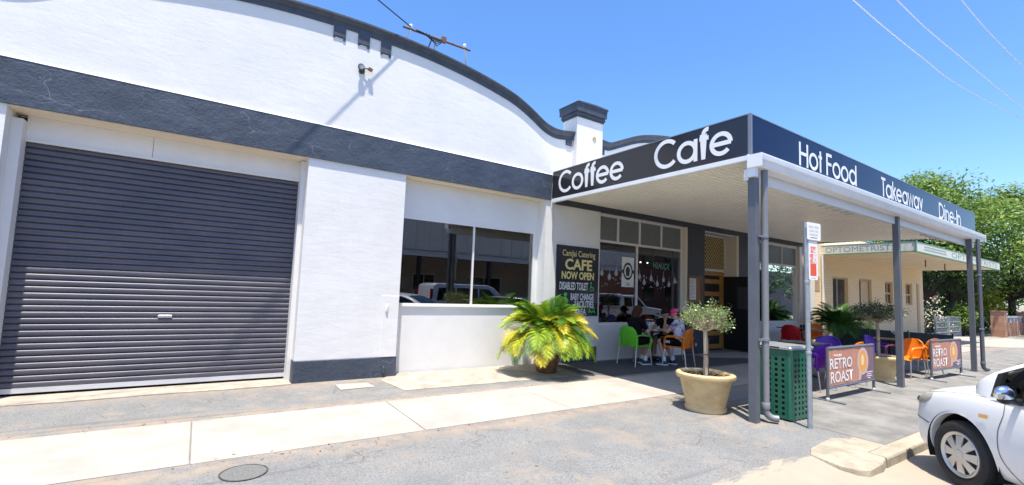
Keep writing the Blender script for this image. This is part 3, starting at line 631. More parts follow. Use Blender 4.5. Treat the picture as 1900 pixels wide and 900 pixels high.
# menu case on the charcoal pier
mc = tag(bpy.data.objects.new('menu_case', None), 'brown wooden menu case with a white sheet on the charcoal pier', 'menu board'); COL.objects.link(mc); mc.location = (11.12, .078, 1.72)
mb = MB(); a, b, t_ = .32, .36, .05
mb.box(-a, a, -.05, 0, b-t_, b); mb.box(-a, a, -.05, 0, -b, -b+t_); mb.box(-a, -a+t_, -.05, 0, -b+t_, b-t_); mb.box(a-t_, a, -.05, 0, -b+t_, b-t_); mb.build('case_frame', DARKWOOD, mc)
mb = MB(); mb.box(-a+t_, a-t_, -.02, -.001, -b+t_, b-t_); mb.build('case_back', mat('case_cork', (.30, .16, .08), .8), mc)
mb = MB(); mb.box(-.25, .05, -.024, -.021, -.28, .29); mb.build('menu_sheet', PAPER, mc)
mb = MB()
for i in range(14): mb.box(-.22, -.22+.1+.14*random.random(), -.0255, -.0245, .24-i*.036, .25-i*.036)
mb.build('menu_lines', mat('print_grey', (.25, .25, .25), .8), mc)
# sign board CAFE NOW OPEN
sb = tag(bpy.data.objects.new('cafe_sign_board', None), 'black cafe opening sign with yellow, white and green print on the white pier', 'sign'); COL.objects.link(sb); sb.location = (6.88, .05, 1.76)
mb = MB(); mb.box(-.61, .61, -.03, 0, -.755, .755); mb.build('board', GLOSSBLACK, sb)
YEL = mat('print_yellow', (.78, .66, .27), .5); GRN = mat('print_green', (.05, .55, .12), .5)
def st_(t_, m, u0, u1, v0, v1, bold=.0, sp=1.0): text(t_, sb, m, u0, u1, v0, v1, (6.88, .018, 1.76), (1, 0, 0), (0, 0, 1), bold, spacing=sp)
st_('CamJai Catering', YEL, -.46, .50, .49, .66, .005)
st_('CAFE', YEL, -.38, .41, .235, .475, .03); st_('NOW OPEN', YEL, -.47, .47, .03, .20, .035)
st_('DISABLED TOILET', LETTER, -.52, .30, -.20, -.03, .02); st_('BABY CHANGE', LETTER, -.20, .48, -.415, -.27, .02); st_('FACILITIES', LETTER, -.08, .48, -.575, -.43, .02); st_('PLAY AREA', LETTER, -.44, .26, -.735, -.60, .02)
mb = MB()
def disc(cx, cz, r, y=-.0335): mb.add([(cx+r*cos(2*pi*i/16), y, cz+r*sin(2*pi*i/16)) for i in range(16)], [tuple(range(16))])
def bar(pts, th, y=-.033): 
    for (x0, z0), (x1, z1) in zip(pts, pts[1:]):
        d_ = Vector((x1-x0, z1-z0)).normalized(); nn = Vector((-d_.y, d_.x))*th/2; y -= .0004
        mb.add([(x0+nn.x, y, z0+nn.y), (x1+nn.x, y, z1+nn.y), (x1-nn.x, y, z1-nn.y), (x0-nn.x, y, z0-nn.y)], [(0, 1, 2, 3)])
disc(.39, -.03, .024); bar([(.39, -.06), (.39, -.13), (.45, -.13), (.475, -.19)], .02); bar(arc(.41, -.155, .05, 100, 320, 10), .014, -.0324)
disc(-.35, -.30, .045); bar([(-.42, -.46), (-.35, -.36), (-.28, -.46)], .05); disc(-.35, -.43, .06, -.0341)
for cx in (.36, .44, .50): disc(cx, -.61+.02*(cx > .4), .02)
bar([(.34, -.69), (.36, -.64), (.42, -.68), (.50, -.64), (.52, -.70)], .025)
mb.build('pictograms', GRN, sb)
# ------------------------------------------------------------------ verandah
ver = thing('verandah', 'flat roofed cafe verandah with navy lettered fascia, white gutter and slate posts', 'verandah', (11.6, -2.2, -.04))
def vp(mb, name, m, par=None, **k): return mb.build(name, m, par or ver, world=True, **k)
XA, XB, YV = 6.05, 17.13, -4.28
mb = MB(); mb.box(XA, XA+.03, YV+.002, -.036, 3.452, 4.018); fs = vp(mb, 'side_fascia', GLOSSBLACK)
stroke_word('Coffee', fs, LETTER, (XA, -.235, 3.535), (0, -1, 0), (-1, 0, 0), 1.80, .45)
stroke_word('Cafe', fs, LETTER, (XA, -2.68, 3.535), (0, -1, 0), (-1, 0, 0), 1.37, .465)
mb = MB(); mb.box(XB-.03, XB, YV+.002, .0, 3.452, 4.018); vp(mb, 'side_fascia', GLOSSNAVY)
ends = [XA+.032, 8.9, 11.7, 14.5, XB-.032]; words = {0: [('Hot Food', 7.40, 2.12)], 1: [('Takeaway', 10.62, 2.33)], 2: [], 3: [('Dine-In', 14.05, 1.74)]}
pans = []
for i in range(4):
    mb = MB(); mb.box(ends[i]+.002*(i > 0), ends[i+1]-.002, YV, YV+.03, 3.452, 4.018); pans.append(vp(mb, 'front_fascia', GLOSSNAVY))
for (t_, x, wd), k in ((('Hot Food', 7.40, 2.12), 0), (('Takeaway', 10.62, 2.33), 1), (('Dine-In', 14.05, 1.74), 3)):
    stroke_word(t_, pans[k], LETTER, (x, YV, 3.56 if k < 3 else 3.54), (1, 0, 0), (0, -1, 0), wd, .365)
mb = MB(); mb.box(XA-.012, XA+.03, YV-.012, YV+.03, 3.455, 4.028); vp(mb, 'corner_trim', mat('grey_trim', (.18, .2, .24), .4))
mb = MB(); mb.box(XA-.004, XA+.034, YV+.032, -.036, 4.019, 4.032); mb.box(XA+.034, XB, YV-.004, YV+.034, 4.019, 4.032); vp(mb, 'fascia_capping', MATS['grey_trim'])
# white side trim
mb = MB(); mb.prism([(XA-.004, 3.375), (XA-.016, 3.385), (XA-.016, 3.448), (XA+.05, 3.448), (XA+.05, 3.375)], 'y', YV+.04, -.036); vp(mb, 'barge_trim', WHITEMETAL)
# gutter: ogee front
gp = [(YV+.03, 3.26), (YV+.03, 3.45), (YV-.002, 3.45), (YV-.004, 3.28), (YV-.10, 3.285), (YV-.125, 3.30), (YV-.135, 3.35), (YV-.155, 3.37), (YV-.16, 3.43), (YV-.175, 3.435), (YV-.18, 3.425), (YV-.172, 3.36), (YV-.15, 3.34), (YV-.14, 3.285), (YV-.115, 3.262)]
mb = MB(); mb.prism(gp, 'x', XA-.04, XB+.09); mb.box(XA-.048, XA-.041, YV-.18, YV+.02, 3.262, 3.436); mb.box(XB+.091, XB+.098, YV-.18, YV+.02, 3.262, 3.436); vp(mb, 'gutter', WHITEMETAL)
mb = MB(); mb.box(XA+.01, XB-.02, YV+.04, YV+.10, 3.11, 3.26); vp(mb, 'front_beam', mat('beam_grey', (.72, .73, .74), .45))
mb = MB(); mb.box(XA-.03, XA+.05, YV-.075, YV+.03, 3.14, 3.30); vp(mb, 'gutter_bracket', WHITEMETAL)
# fine ribbed soffit
mb = MB(); n = 0; ya_, yb_ = YV+.105, .0; cnt = 40; pts = []
for i in range(cnt):
    y = ya_+(yb_-ya_)*i/cnt; d = (yb_-ya_)/cnt; z = lambda yy: 3.382+(yy-ya_)/(yb_-ya_)*.115
    pts += [(y, z(y)), (y+d*.55, z(y)), (y+d*.60, z(y)+.016), (y+d*.95, z(y)+.016)]
pts.append((yb_, z(yb_)))
k = len(pts); mb.add([(x, a, b) for x in (XA+.051, XB-.031) for a, b in pts], [(i, i+1, k+i+1, k+i) for i in range(k-1)]); vp(mb, 'soffit', SOFFIT)
mb = MB(); mb.add([(x, y, z) for x in (XA+.031, XB-.031) for y, z in ((YV+.03, 3.58), (-.01, 3.68), (-.01, 3.65), (YV+.03, 3.55))], [(0, 1, 5, 4), (2, 3, 7, 6), (1, 2, 6, 5), (3, 0, 4, 7), (0, 3, 2, 1), (4, 5, 6, 7)]); vp(mb, 'roof_sheet', RAIL)
# posts and downpipes
for x, y in ((6.125, -4.275), (11.47, -4.24), (16.34, -4.30)):
    mb = MB(); mb.box(x-.05, x+.05, y-.05, y+.05, gz(x, y)-.1, 3.262 if x > 7 else 3.139); o = vp(mb, 'post', POST)
    if x > 7:
        mb = MB(); mb.box(x-.10, x+.12, y-.055, y+.055, gz(x, y)-.01, gz(x, y)+.012); vp(mb, 'base_plate', POST, o)
def downpipe(x, y, r, yy, m):
    g_ = gz(x, y); mb = MB(); e = [Vector((x, y, 3.27)), Vector((x, y, 1.0)), Vector((x, y, g_+.16))]
    for i in range(1, 6): t = pi/2*i/5; e.append(Vector((x+yy[0]*.10*(1-cos(t)), y+yy[1]*.10*(1-cos(t)), g_+.16-.10*sin(t))))
    e.append(e[-1]+Vector((yy[0], yy[1], 0))*.05)
    mb.tube(e, r, 14, cap=False); mb.tube([p-Vector((0, 0, 0)) for p in e], r*.92, 14, cap=False)
    o = vp(mb, 'downpipe', m, smooth=40)
    mb = MB(); mb.lathe([(r+.006, g_+.17), (r+.008, g_+.18), (r+.008, g_+.25), (r+.004, g_+.255)], (x, y, 0), 14); mb.build('pipe_socket', m, o, smooth=40, world=True)
    for zc in (2.35, .98):
        mb = MB(); mb.lathe([(r+.002, zc-.018), (r+.008, zc-.016), (r+.008, zc+.016), (r+.002, zc+.018)], (x, y, 0), 14); mb.box(x-.16, x-r, y-.01, y+.01, zc-.012, zc+.012); mb.build('pipe_clamp', MATS['grey_trim'], o, world=True)
downpipe(6.285, -4.34, .044, (.55, -.83), PIPE)
downpipe(16.57, -4.42, .044, (.9, -.43), POST)
FL = mat('light_diffuser', (.82, .82, .80), .3)
for x0, x1 in ((9.1, 10.85), (15.0, 16.9)):
    mb = MB(); mb.box(x0, x1, -3.80, -3.70, 3.33, 3.385); o = vp(mb, 'batten_light', WHITEMETAL)
    mb = MB(); mb.box(x0+.05, x1-.05, -3.835, -3.665, 3.300, 3.328); vp(mb, 'diffuser', FL, o)
    for i in range(6): 
        xx = x0+.1+(x1-x0-.2)*i/5; mb = MB(); mb.box(xx-.015, xx+.015, -3.845, -3.655, 3.28, 3.299); vp(mb, 'louvre', RAIL, o)
# ------------------------------------------------------------------ neighbouring optometrist
opt = thing('optometrist_shop', 'cream brick shop with a green edged sign awning beyond the verandah', 'building', (23.3, 0, 0))
def op(mb, name, m, par=None, **k): return mb.build(name, m, par or opt, world=True, **k)
def brickwork(name, c1, c2, mort, bw, bh, off=.5):
    m = bpy.data.materials.new(name); m.use_nodes = True; t = m.node_tree; b = t.nodes['Principled BSDF']
    v = t.nodes.new('ShaderNodeTexCoord').outputs['Object']; mp = t.nodes.new('ShaderNodeMapping'); mp.inputs['Rotation'].default_value = (pi/2, 0, 0); t.links.new(v, mp.inputs[0])
    br_ = t.nodes.new('ShaderNodeTexBrick'); t.links.new(mp.outputs[0], br_.inputs['Vector'])
    for k_, val in (('Color1', (*c1, 1)), ('Color2', (*c2, 1)), ('Mortar', (*mort, 1)), ('Scale', 1.0), ('Mortar Size', .008), ('Brick Width', bw), ('Row Height', bh)): br_.inputs[k_].default_value = val
    t.links.new(br_.outputs[0], b.inputs['Base Color']); b.inputs['Roughness'].default_value = .85
    bp = t.nodes.new('ShaderNodeBump'); bp.inputs['Strength'].default_value = .5; bp.inputs['Distance'].default_value = .01; bp.invert = True
    t.links.new(br_.outputs['Fac'], bp.inputs['Height']); t.links.new(bp.outputs[0], b.inputs['Normal']); return m
CBRICK = brickwork('cream_brick', (.86, .68, .44), (.82, .65, .42), (.74, .58, .38), .46, .10)
RBRICK = brickwork('orange_brick', (.50, .24, .14), (.42, .19, .11), (.45, .34, .26), .23, .085)
holes = [(19.36, 20.67, .3, 2.46), (21.7, 22.95, -.1, 2.5), (24.4, 25.3, 1.55, 2.5), (26.85, 27.7, 1.54, 2.52)]
mb = MB(); cur = 17.31
for a, b, z0, z1 in holes:
    mb.box(cur, a, 0, .25, -.1, 3.22); mb.box(a, b, 0, .25, z1, 3.22)
    if z0 > 0: mb.box(a, b, 0, .25, -.1, z0)
    cur = b
mb.box(cur, 29.2, 0, .25, -.1, 3.22); mb.box(17.31, 29.2, 0, .25, 3.221, 4.0); op(mb, 'wall', CBRICK)
mb = MB(); mb.box(17.31, 29.2, .25, 12, 3.6, 3.7); op(mb, 'roof', RAIL)
mb = MB(); mb.box(29.0, 29.2, .251, 12, -.1, 3.59); mb.box(17.31, 17.5, .251, 12, -.1, 3.59); mb.box(17.5, 29.0, 11.8, 12, -.1, 3.59); mb.box(17.5, 29.0, 3.0, 3.1, -.1, 3.59); op(mb, 'rear_wall', CBRICK)
TANF = mat('tan_window_frame', (.52, .38, .22), .5)
framed(opt, 'window', 19.36, 20.67, .3, 2.46, .10, [19.95], TANF, fw=.06)
framed(opt, 'window', 24.4, 25.3, 1.55, 2.5, .08, [24.85], TANF, fw=.07, trans=(2.0, [24.85]))
framed(opt, 'window', 26.85, 27.7, 1.54, 2.52, .08, [27.27], TANF, fw=.07, trans=(2.0, [27.27]))
mb = MB(); mb.box(20.05, 20.55, .125, .13, .9, 1.95); op(mb, 'pink_poster', mat('pink_poster', (.65, .30, .42), .6, var=.4, scale=9))
mb = MB(); mb.box(21.7, 21.78, .05, .2, -.02, 2.5); mb.box(22.87, 22.95, .05, .2, -.02, 2.5); mb.box(21.78, 22.87, .05, .2, 2.42, 2.5); op(mb, 'door_frame', TANF)
mb = MB(); mb.box(22.15, 22.87, .10, .15, 0, 2.42); op(mb, 'door', mat('cream_door', (.60, .47, .30), .5))
mb = MB(); mb.box(28.28, 28.58, -.03, -.001, -.05, 2.55); op(mb, 'side_panel', TANF)
mb = MB(); mb.box(17.55, 17.80, -.03, -.001, 1.0, 2.6); op(mb, 'meter_box', FRAMEW)
for i in range(9):
    mb = MB(); mb.box(17.95, 18.30, -.012, -.001, 1.9+.06*i, 1.935+.06*i); op(mb, 'vent_louvre', TANF)
mb = MB(); mb.tube([(18.42, -.05, 0), (18.42, -.05, 3.2)], .035, 10); op(mb, 'downpipe', FRAMEW, smooth=40)
GREENT = mat('sage_green_trim', (.13, .30, .17), .5); CREAMS = mat('pale_cream_sign', (.72, .70, .60), .5); SGREY = mat('grey_green_lettering', (.28, .36, .30), .6)
AX0, AX1, AY = 18.5, 29.2, -2.65
mb = MB(); mb.box(AX0, AX0+.06, AY, -.002, 3.225, 3.50); fa = op(mb, 'side_sign', CREAMS)
mb = MB(); mb.box(AX0-.006, AX0+.066, AY, -.002, 3.190, 3.224); mb.box(AX0-.006, AX0+.066, AY, -.002, 3.501, 3.53); op(mb, 'trim', GREENT)
text('OPTOMETRISTS', fa, SGREY, .12, 2.15, 3.27, 3.45, (AX0-.002, 0, 0), (0, -1, 0), (0, 0, 1), 0)
mb = MB(); mb.box(AX0+.061, AX1, AY, AY+.06, 3.225, 3.50); fb = op(mb, 'front_sign', CREAMS)
mb = MB(); mb.box(AX0-.02, AX1+.02, AY-.006, AY+.066, 3.190, 3.224); mb.box(AX0-.02, AX1+.02, AY-.006, AY+.066, 3.501, 3.53); op(mb, 'trim', GREENT)
mb = MB(); mb.box(AX0-.03, AX0+.07, AY-.02, AY-.007, 3.19, 3.53); op(mb, 'trim', GREENT)
text('OPTOMETRISTS', fb, SGREY, 22.2, 28.7, 3.27, 3.455, (0, AY-.002, 0), (1, 0, 0), (0, 0, 1), 0)
mb = MB()
for i in range(22):
    for z in (3.30, 3.39):
        a = 19.3+i*.105+.02*random.random(); mb.box(a, a+.07, AY-.004, AY-.001, z, z+.045)
o = op(mb, 'small_print', SGREY, fb)
for i in range(17):
    y = AY+.065+i*.152; mb = MB(); mb.box(AX0+.07, AX1, y, y+.142, 3.226+.004*(i % 2), 3.25); op(mb, 'soffit_board', mat('cream_board', (.84, .70, .48), .55, var=.06, scale=2))
mb = MB(); mb.box(AX0+.07, AX1-.01, AY+.07, -.003, 3.44, 3.47); op(mb, 'awning_roof', RAIL)
for x in (22.3, 24.6): 
    mb = MB(); mb.tube([(x, -1.9, 3.22), (x, -1.9, 2.95)], .02, 6); op(mb, 'hanger', DARKWOOD)
# ------------------------------------------------------------------ litter bin
bn = thing('litter_bin', 'dark green perforated steel bin enclosure with a silver lid beside the corner post', 'bin', (6.895, -4.235, gz(6.9, -4.2)), radians(-2))
GREENM = mat('bin_green', (.010, .115, .072), .32, var=.08)
HW = .285; HH = .93
def perf(u0, u1, z0, z1, cols, rows, hole, P):
    "panel with real square holes: grid with the hole cells left out"
    us = [u0]; 
    pu = (u1-u0)/cols; pz = (z1-z0)/rows
    U = [u0]; 
    for i in range(cols): c = u0+pu*(i+.5); U += [c-hole/2, c+hole/2]
    U.append(u1); Zs = [z0]
    for i in range(rows): c = z0+pz*(i+.5); Zs += [c-hole/2, c+hole/2]
    Zs.append(z1); mb = MB(); nz = len(Zs)
    mb.add([P(u, z) for u in U for z in Zs], [(i*nz+j, (i+1)*nz+j, (i+1)*nz+j+1, i*nz+j+1) for i in range(len(U)-1) for j in range(nz-1) if not (i % 2 and j % 2)])
    return mb
def solid(mb, name, m, par, th):
    o = mb.build(name, m, par); md = o.modifiers.new('thick', 'SOLIDIFY'); md.thickness = th; md.offset = 0; return bake(o)
i_ = HW-.06
for P in (lambda u, z: (-HW, u, z), lambda u, z: (u, -HW, z), lambda u, z: (HW, u, z), lambda u, z: (u, HW, z)):
    solid(perf(-i_, i_, .05, HH-.10, 5, 11, .038, P), 'perforated_panel', GREENM, bn, .004)
mb = MB(); c = HW
for sx in (-1, 1):
    for sy in (-1, 1):
        q = [(sx*c*1.0, sy*(i_)), (sx*(c+.004), sy*(c-.03)), (sx*(c-.008), sy*(c-.008)), (sx*(c-.03), sy*(c+.004)), (sx*i_, sy*c), (sx*i_, sy*(c-.02)), (sx*(c-.03), sy*(c-.03)), (sx*(c-.02), sy*i_)]
        mb.prism(q, 'z', .02, HH)
for a in (0, 1):
    for s_ in (-1, 1):
        for z0, z1 in ((.02, .05), (HH-.10, HH)):
            if a: mb.box(-i_, i_, s_*c-.003, s_*c+.003, z0, z1)
            else: mb.box(s_*c-.003, s_*c+.003, -i_, i_, z0, z1)
mb.build('frame', GREENM, bn)
mb = MB(); mb.box(-.215, .215, -.215, .215, .03, .80); mb.build('inner_bin', mat('inner_bin_dark', (.012, .02, .017), .7), bn)
mb = MB(); mb.bbox(-HW-.015, HW+.015, -HW-.015, HW+.015, HH+.002, HH+.045, .02); mb.build('lid', mat('bin_lid_steel', (.55, .54, .50), .3, metal=.7, var=.1), bn)
mb = MB(); mb.box(-HW-.018, -HW-.0155, -.14, .14, HH+.010, HH+.030); mb.build('lid_slot', BLACK, bn)
# ------------------------------------------------------------------ parking sign
ps = thing('parking_sign', 'galvanised pole with a small white plate above a faded red parking plate by the bin', 'street sign', (6.56, -4.75, gz(6.56, -4.75)))
GALV = mat('galvanised_steel', (.36, .40, .44), .45, metal=.4, var=.1, scale=12)
TOPX, TOPY = -.115, -.03
mb = MB(); mb.tube([(0, 0, -.1), (TOPX, TOPY, 2.62)], .030, 12); mb.build('pole', GALV, ps, smooth=40)
ux = Vector((.985, -.17, -.02)).normalized()   # plates face the kerb, turned slightly up the street
nrm = Vector((-.17, -.985, 0))
def plate(name, cx, cz, w_, h_, m, dy):
    mb = MB(); c = Vector((TOPX*cz/2.62, TOPY*cz/2.62, cz))+ux*cx+nrm*dy; r_ = .018; o2 = []
    for sx, sz, a in ((1, 1, 0), (-1, 1, 90), (-1, -1, 180), (1, -1, 270)):
        for i in range(4): t = radians(a+30*i); o2.append((sx*(w_/2-r_)+r_*cos(t), sz*(h_/2-r_)+r_*sin(t)))
    k = len(o2); mb.add([c+ux*a+Vector((0, 0, b)) for a, b in o2]+[c+nrm*.004+ux*a+Vector((0, 0, b)) for a, b in o2], [tuple(range(k)), tuple(range(k, 2*k))]+[(i, (i+1) % k, k+(i+1) % k, k+i) for i in range(k)])
    return mb.build(name, m, ps), c+nrm*.0045
o, c = plate('white_plate', .105, 2.505, .27, .225, PAPER, .034)
def bars(c, rows, m, par, name):
    mb = MB()
    for (u0, u1, v, h, seg) in rows:
        s_ = (u1-u0)/seg
        for i in range(seg): 
            a = u0+s_*i; b = a+s_*(.72 if seg > 1 else 1); mb.add([c+ux*x+Vector((0, 0, z)) for x, z in ((a, v), (b, v), (b, v+h), (a, v+h))], [(0, 1, 2, 3)])
    return mb.build(name, m, par)
bars(c, [(-.10, -.01, .040, .032, 5), (.01, .10, .040, .032, 5), (-.085, 0, -.012, .03, 5), (.02, .09, -.012, .03, 4), (-.085, .09, -.058, .028, 9)], mat('faded_grey_print', (.48, .48, .52), .7), o, 'faded_print')
bars(c, [(-.07, .065, -.088, .010, 1)], mat('dark_grey_print', (.12, .12, .13), .7), o, 'arrow_bar')
FRED = mat('faded_red_plate', (.75, .70, .67), .5, col2=(.78, .13, .06), scale=7, cover=.52, width=.12)
RED = mat('sign_red', (.72, .10, .045), .5)
o, c = plate('red_plate', .085, 2.13, .175, .50, PAPER, .030)
bars(c, [(-.06, .06, -.20, .16, 1)], RED, o, 'red_field'); c = c+nrm*.001
bars(c, [(-.07, .07, -.03, .11, 1), (-.05, .06, .10, .08, 1)], FRED, o, 'worn_print')
bars(c+nrm*.001, [(-.05, .05, -.225, .012, 1)], PAPER, o, 'arrow_bar')
mb = MB(); mb.tube([(TOPX*.97-.07, TOPY-.045, 2.55), (TOPX*.97, TOPY, 2.55)], .008, 6); mb.build('bolt', RAIL, ps)
for z in (1.85, .95):
    f_ = z/2.62; mb = MB(); mb.lathe([(.031, -.015), (.036, -.012), (.036, .012), (.031, .015)], (TOPX*f_, TOPY*f_, z), 12); mb.build('pole_band', GALV, ps)
# ------------------------------------------------------------------ cafe barriers
BANNER = mat('banner_brown_print', (.60, .29, .20), .55, col2=(.46, .20, .13), scale=3, stretch=(9, 1, .6), cover=.5, width=.4)
BANP = mat('banner_mauve_print', (.22, .12, .16), .55); CUPO = mat('coffee_orange_print', (.80, .36, .07), .5); CUPW = mat('cup_rim_print', (.62, .45, .40), .5); CREMA = mat('crema_print', (.85, .66, .38), .5)
def barrier(x0, x1, y, ang, label):
    wd = x1-x0; b = thing('cafe_barrier', label, 'banner barrier', ((x0+x1)/2, y, gz(x0, y)), ang, 'cafe barriers along the pavement'); h_ = wd/2
    mb = MB(); z0, z1 = .235, .85
    for s_ in (-1, 1):
        mb = MB(); mb.tube([(s_*h_, 0, .03), (s_*h_, 0, .83)], .024, 8); p = mb.build('upright', POST, b, smooth=40)
        mb = MB(); mb.bbox(s_*h_-.03, s_*h_+.03, -.25, .25, 0, .022, .008); mb.build('foot', POST, p)
        mb = MB(); mb.lathe([(.03, .0), (.03, .04), (.024, .045)], (s_*h_, 0, .01), 8); mb.build('socket', RAIL, p)
    mb = MB(); mb.tube([(-h_, 0, .84), (h_, 0, .84)], .024, 8); mb.build('top_rail', POST, b, smooth=40)
    mb = MB(); mb.tube([(-h_, 0, .21), (h_, 0, .21)], .022, 8); mb.build('bottom_rail', mat('barrier_slate', (.10, .12, .19), .4), b, smooth=40)
    mb = MB(); nx = 14; vs = []
    for i in range(nx+1):
        for z in (z0, .43, .63, .815): vs.append((-h_+.03+(wd-.06)*i/nx, -.012+.002*sin(i*1.3+z*3), z))
    mb.add(vs, [(i*4+j, (i+1)*4+j, (i+1)*4+j+1, i*4+j+1) for i in range(nx) for j in range(3)])
    ban = solid(mb, 'banner', BANNER, b, .003)
    Y_ = -.0168
    def flat(pts, m, dy, nm): q = MB(); q.add([(u, Y_-dy*.35, v) for u, v in pts], [tuple(range(len(pts)))]); return q.build(nm, m, ban)
    flat([(.36*h_, z0+.01), (h_-.05, z0+.01), (h_-.05, .80), (.36*h_, .80)], BANP, .0, 'mauve_print')
    el = lambda cx, cz, rx, rz, n=28: [(cx+rx*cos(2*pi*i/n), cz+rz*sin(2*pi*i/n)) for i in range(n)]
    cx, cz = .45*h_, .572
    flat([(cx-.20, z0+.015), (cx-.10, z0+.015), (cx-.02, .44), (cx-.17, .56)], CUPW, .0012, 'spoon_print')
    flat(el(cx, cz, .245, .238), CUPW, .002, 'cup_rim_print'); flat(el(cx, cz-.005, .165, .19), CUPO, .003, 'coffee_print'); flat(el(cx-.01, cz+.02, .06, .10), CREMA, .004, 'crema_print')
    for k, (a, b2) in enumerate(((.0, .30), (.05, .24), (.02, .27), (.08, .2))): flat([(cx+.12+a, .36-.035*k), (cx+.12+b2, .36-.035*k), (cx+.12+b2, .376-.035*k), (cx+.12+a, .376-.035*k)], LETTER, .005, 'small_print')
    wl = world_loc(ban)
    def bt(t_, u0, u1, v0, v1, bd): text(t_, ban, LETTER, u0, u1, v0, v1, (0, Y_-.0022, 0), (1, 0, 0), (0, 0, 1), bd, world=False)
    bt('RETRO', -h_+.05, -.03*h_, .50, .675, .018); bt('ROAST', -h_+.07, .0, .275, .46, .018)
    sc = MB(); sc.tube([(-.78*h_+.012*i*1.6, Y_-.004, .715+.022*sin(i*1.9)) for i in range(16)], .003, 4); sc.build('script_print', LETTER, ban)
    return b
barrier(8.55, 10.42, -4.15, 0, 'coffee print barrier with a purple chair just behind its near end')
barrier(13.25, 15.0, -4.30, radians(-3), 'coffee print barrier beside the orange chair, nearest the parked car')
# ------------------------------------------------------------------ chairs and tables
def plastic(name, c): return mat(name, c, .38, var=.05, scale=8)
GREENP = plastic('lime_plastic', (.13, .55, .03)); ORANGEP = plastic('orange_plastic', (.80, .20, .012)); PURPLEP = plastic('purple_plastic', (.10, .025, .38)); REDP = plastic('red_plastic', (.55, .012, .015)); MAGP = plastic('violet_plastic', (.17, .018, .40))
def grid_surf(fn, nu, nv):
    mb = MB(); mb.add([fn(i/nu, j/nv) for i in range(nu+1) for j in range(nv+1)], [(i*(nv+1)+j, (i+1)*(nv+1)+j, (i+1)*(nv+1)+j+1, i*(nv+1)+j+1) for i in range(nu) for j in range(nv)]); return mb
def solidify(mb, name, m, par, th, deg=40, bevel=0):
    o = mb.build(name, m, par); md = o.modifiers.new('t', 'SOLIDIFY'); md.thickness = th; md.offset = 0
    bake(o); smooth_angle(o.data, deg); return o
def make_chair(m, label, group='plastic cafe armchairs'):
    t = thing('armchair', label, 'chair', (0, 0, 0), 0, group)
    def back(u, v):
        z = .40+.44*v; hw = (.215+.035*sin(pi*min(1, v*1.1)))*(1-.25*max(0, v-.85)/.15*max(0, v-.85)/.15); y = (2*u-1)*hw
        zz = z-.035*abs(2*u-1)**3*max(0, v-.5)*2
        return (-.205-.10*v+.055*(2*u-1)**2, y, zz)
    solidify(grid_surf(back, 10, 8), 'backrest', m, t, .018)
    def seat(u, v):
        x = -.21+.46*u; hw = .215+.03*u; y = (2*v-1)*hw
        return (x, y, .435-.018*(1-(2*v-1)**2)*(sin(pi*u))-(.05*max(0, (u-.85)/.15)**2)-.012*abs(2*v-1)**4)
    solidify(grid_surf(seat, 9, 8), 'seat', m, t, .02)
    for s in (-1, 1):
        mb = MB(); pts = [(-.235, s*.225, .60), (-.20, s*.262, .645), (-.10, s*.275, .655), (.08, s*.275, .650), (.165, s*.268, .635), (.205, s*.262, .59), (.212, s*.256, .50), (.215, s*.245, .42)]
        P = [Vector(p) for p in pts]; out = []
        for i in range(len(P)-1):
            q0, q1, q2, q3 = [P[max(0, min(len(P)-1, i+k))] for k in (-1, 0, 1, 2)]
            for j in range(3): tt = j/3; out.append(.5*((2*q1)+(q2-q0)*tt+(2*q0-5*q1+4*q2-q3)*tt*tt+(3*q1-q0-3*q2+q3)*tt**3))
        mb.tube(out+[P[-1]], .024, 8, flat=.62); mb.build('armrest', m, t, smooth=50)
        mb = MB(); mb.tube([(-.21, s*.235, .62), (-.215, s*.24, .42), (-.225, s*.235, .36)], [.022, .028, .02], 8); mb.build('leg_socket', m, t, smooth=50); mb = MB(); mb.tube([(.205, s*.235, .45), (.21, s*.235, .36)], [.03, .02], 8); mb.build('leg_socket', m, t, smooth=50)
    for sx, x0, x1 in ((1, .21, .255), (-1, -.222, -.275)):
        for s in (-1, 1):
            mb = MB(); mb.tube([(x0, s*.235, .40), (x1, s*.258, 0)], [.014, .011], 8); mb.build('leg', ALU, t, smooth=40)
    return t
def place(t, x, y, a): t.location = (x, y, gz(x, y)+.006); t.rotation_euler = (0, 0, radians(a)); return t
base = make_chair(GREENP, 'lime green armchair with the person in black sitting in it')
def chair_copy(m, label, x, y, a):
    c = copy_tree(base); c['label'] = label
    for ch in c.children:
        if ch.name.split('.')[0] != 'leg':
            key = (ch.data.name.split('.')[0], ch.data.name, m.name)
            if key not in CH: me = ch.data.copy(); me.materials.clear(); me.materials.append(m); CH[key] = me
            ch.data = CH[key]
    return place(c, x, y, a)
CH = {}
place(base, 8.03, -.60, 0)
chair_copy(ORANGEP, 'orange armchair under the person in the pink cap', 8.92, -1.06, 104)
chair_copy(REDP, 'red armchair against the window under the person facing the street', 9.36, -.42, 190)
chair_copy(MAGP, 'violet armchair with its back to the street between the bin and the nearer barrier', 9.42, -3.55, 85)
chair_copy(PURPLEP, 'purple armchair standing side on behind the nearer barrier', 11.15, -3.05, 187)
chair_copy(ORANGEP, 'orange armchair mostly hidden behind the nearer barrier', 10.6, -3.62, 90)
chair_copy(PURPLEP, 'deep purple armchair facing the street left of the middle post', 13.1, -3.42, -95)
chair_copy(ORANGEP, 'orange armchair half hidden by the middle post', 13.2, -3.82, 165)
chair_copy(ORANGEP, 'orange armchair with its back to the street beside the farther barrier', 14.25, -3.84, 75)
chair_copy(ORANGEP, 'orange armchair at the far table under the right hand window', 15.9, -.75, 185)
chair_copy(REDP, 'red armchair at the far table beside the corner downpipe', 14.35, -.95, 5)
TOPM = mat('dark_table_top', (.028, .026, .03), .35, var=.2)
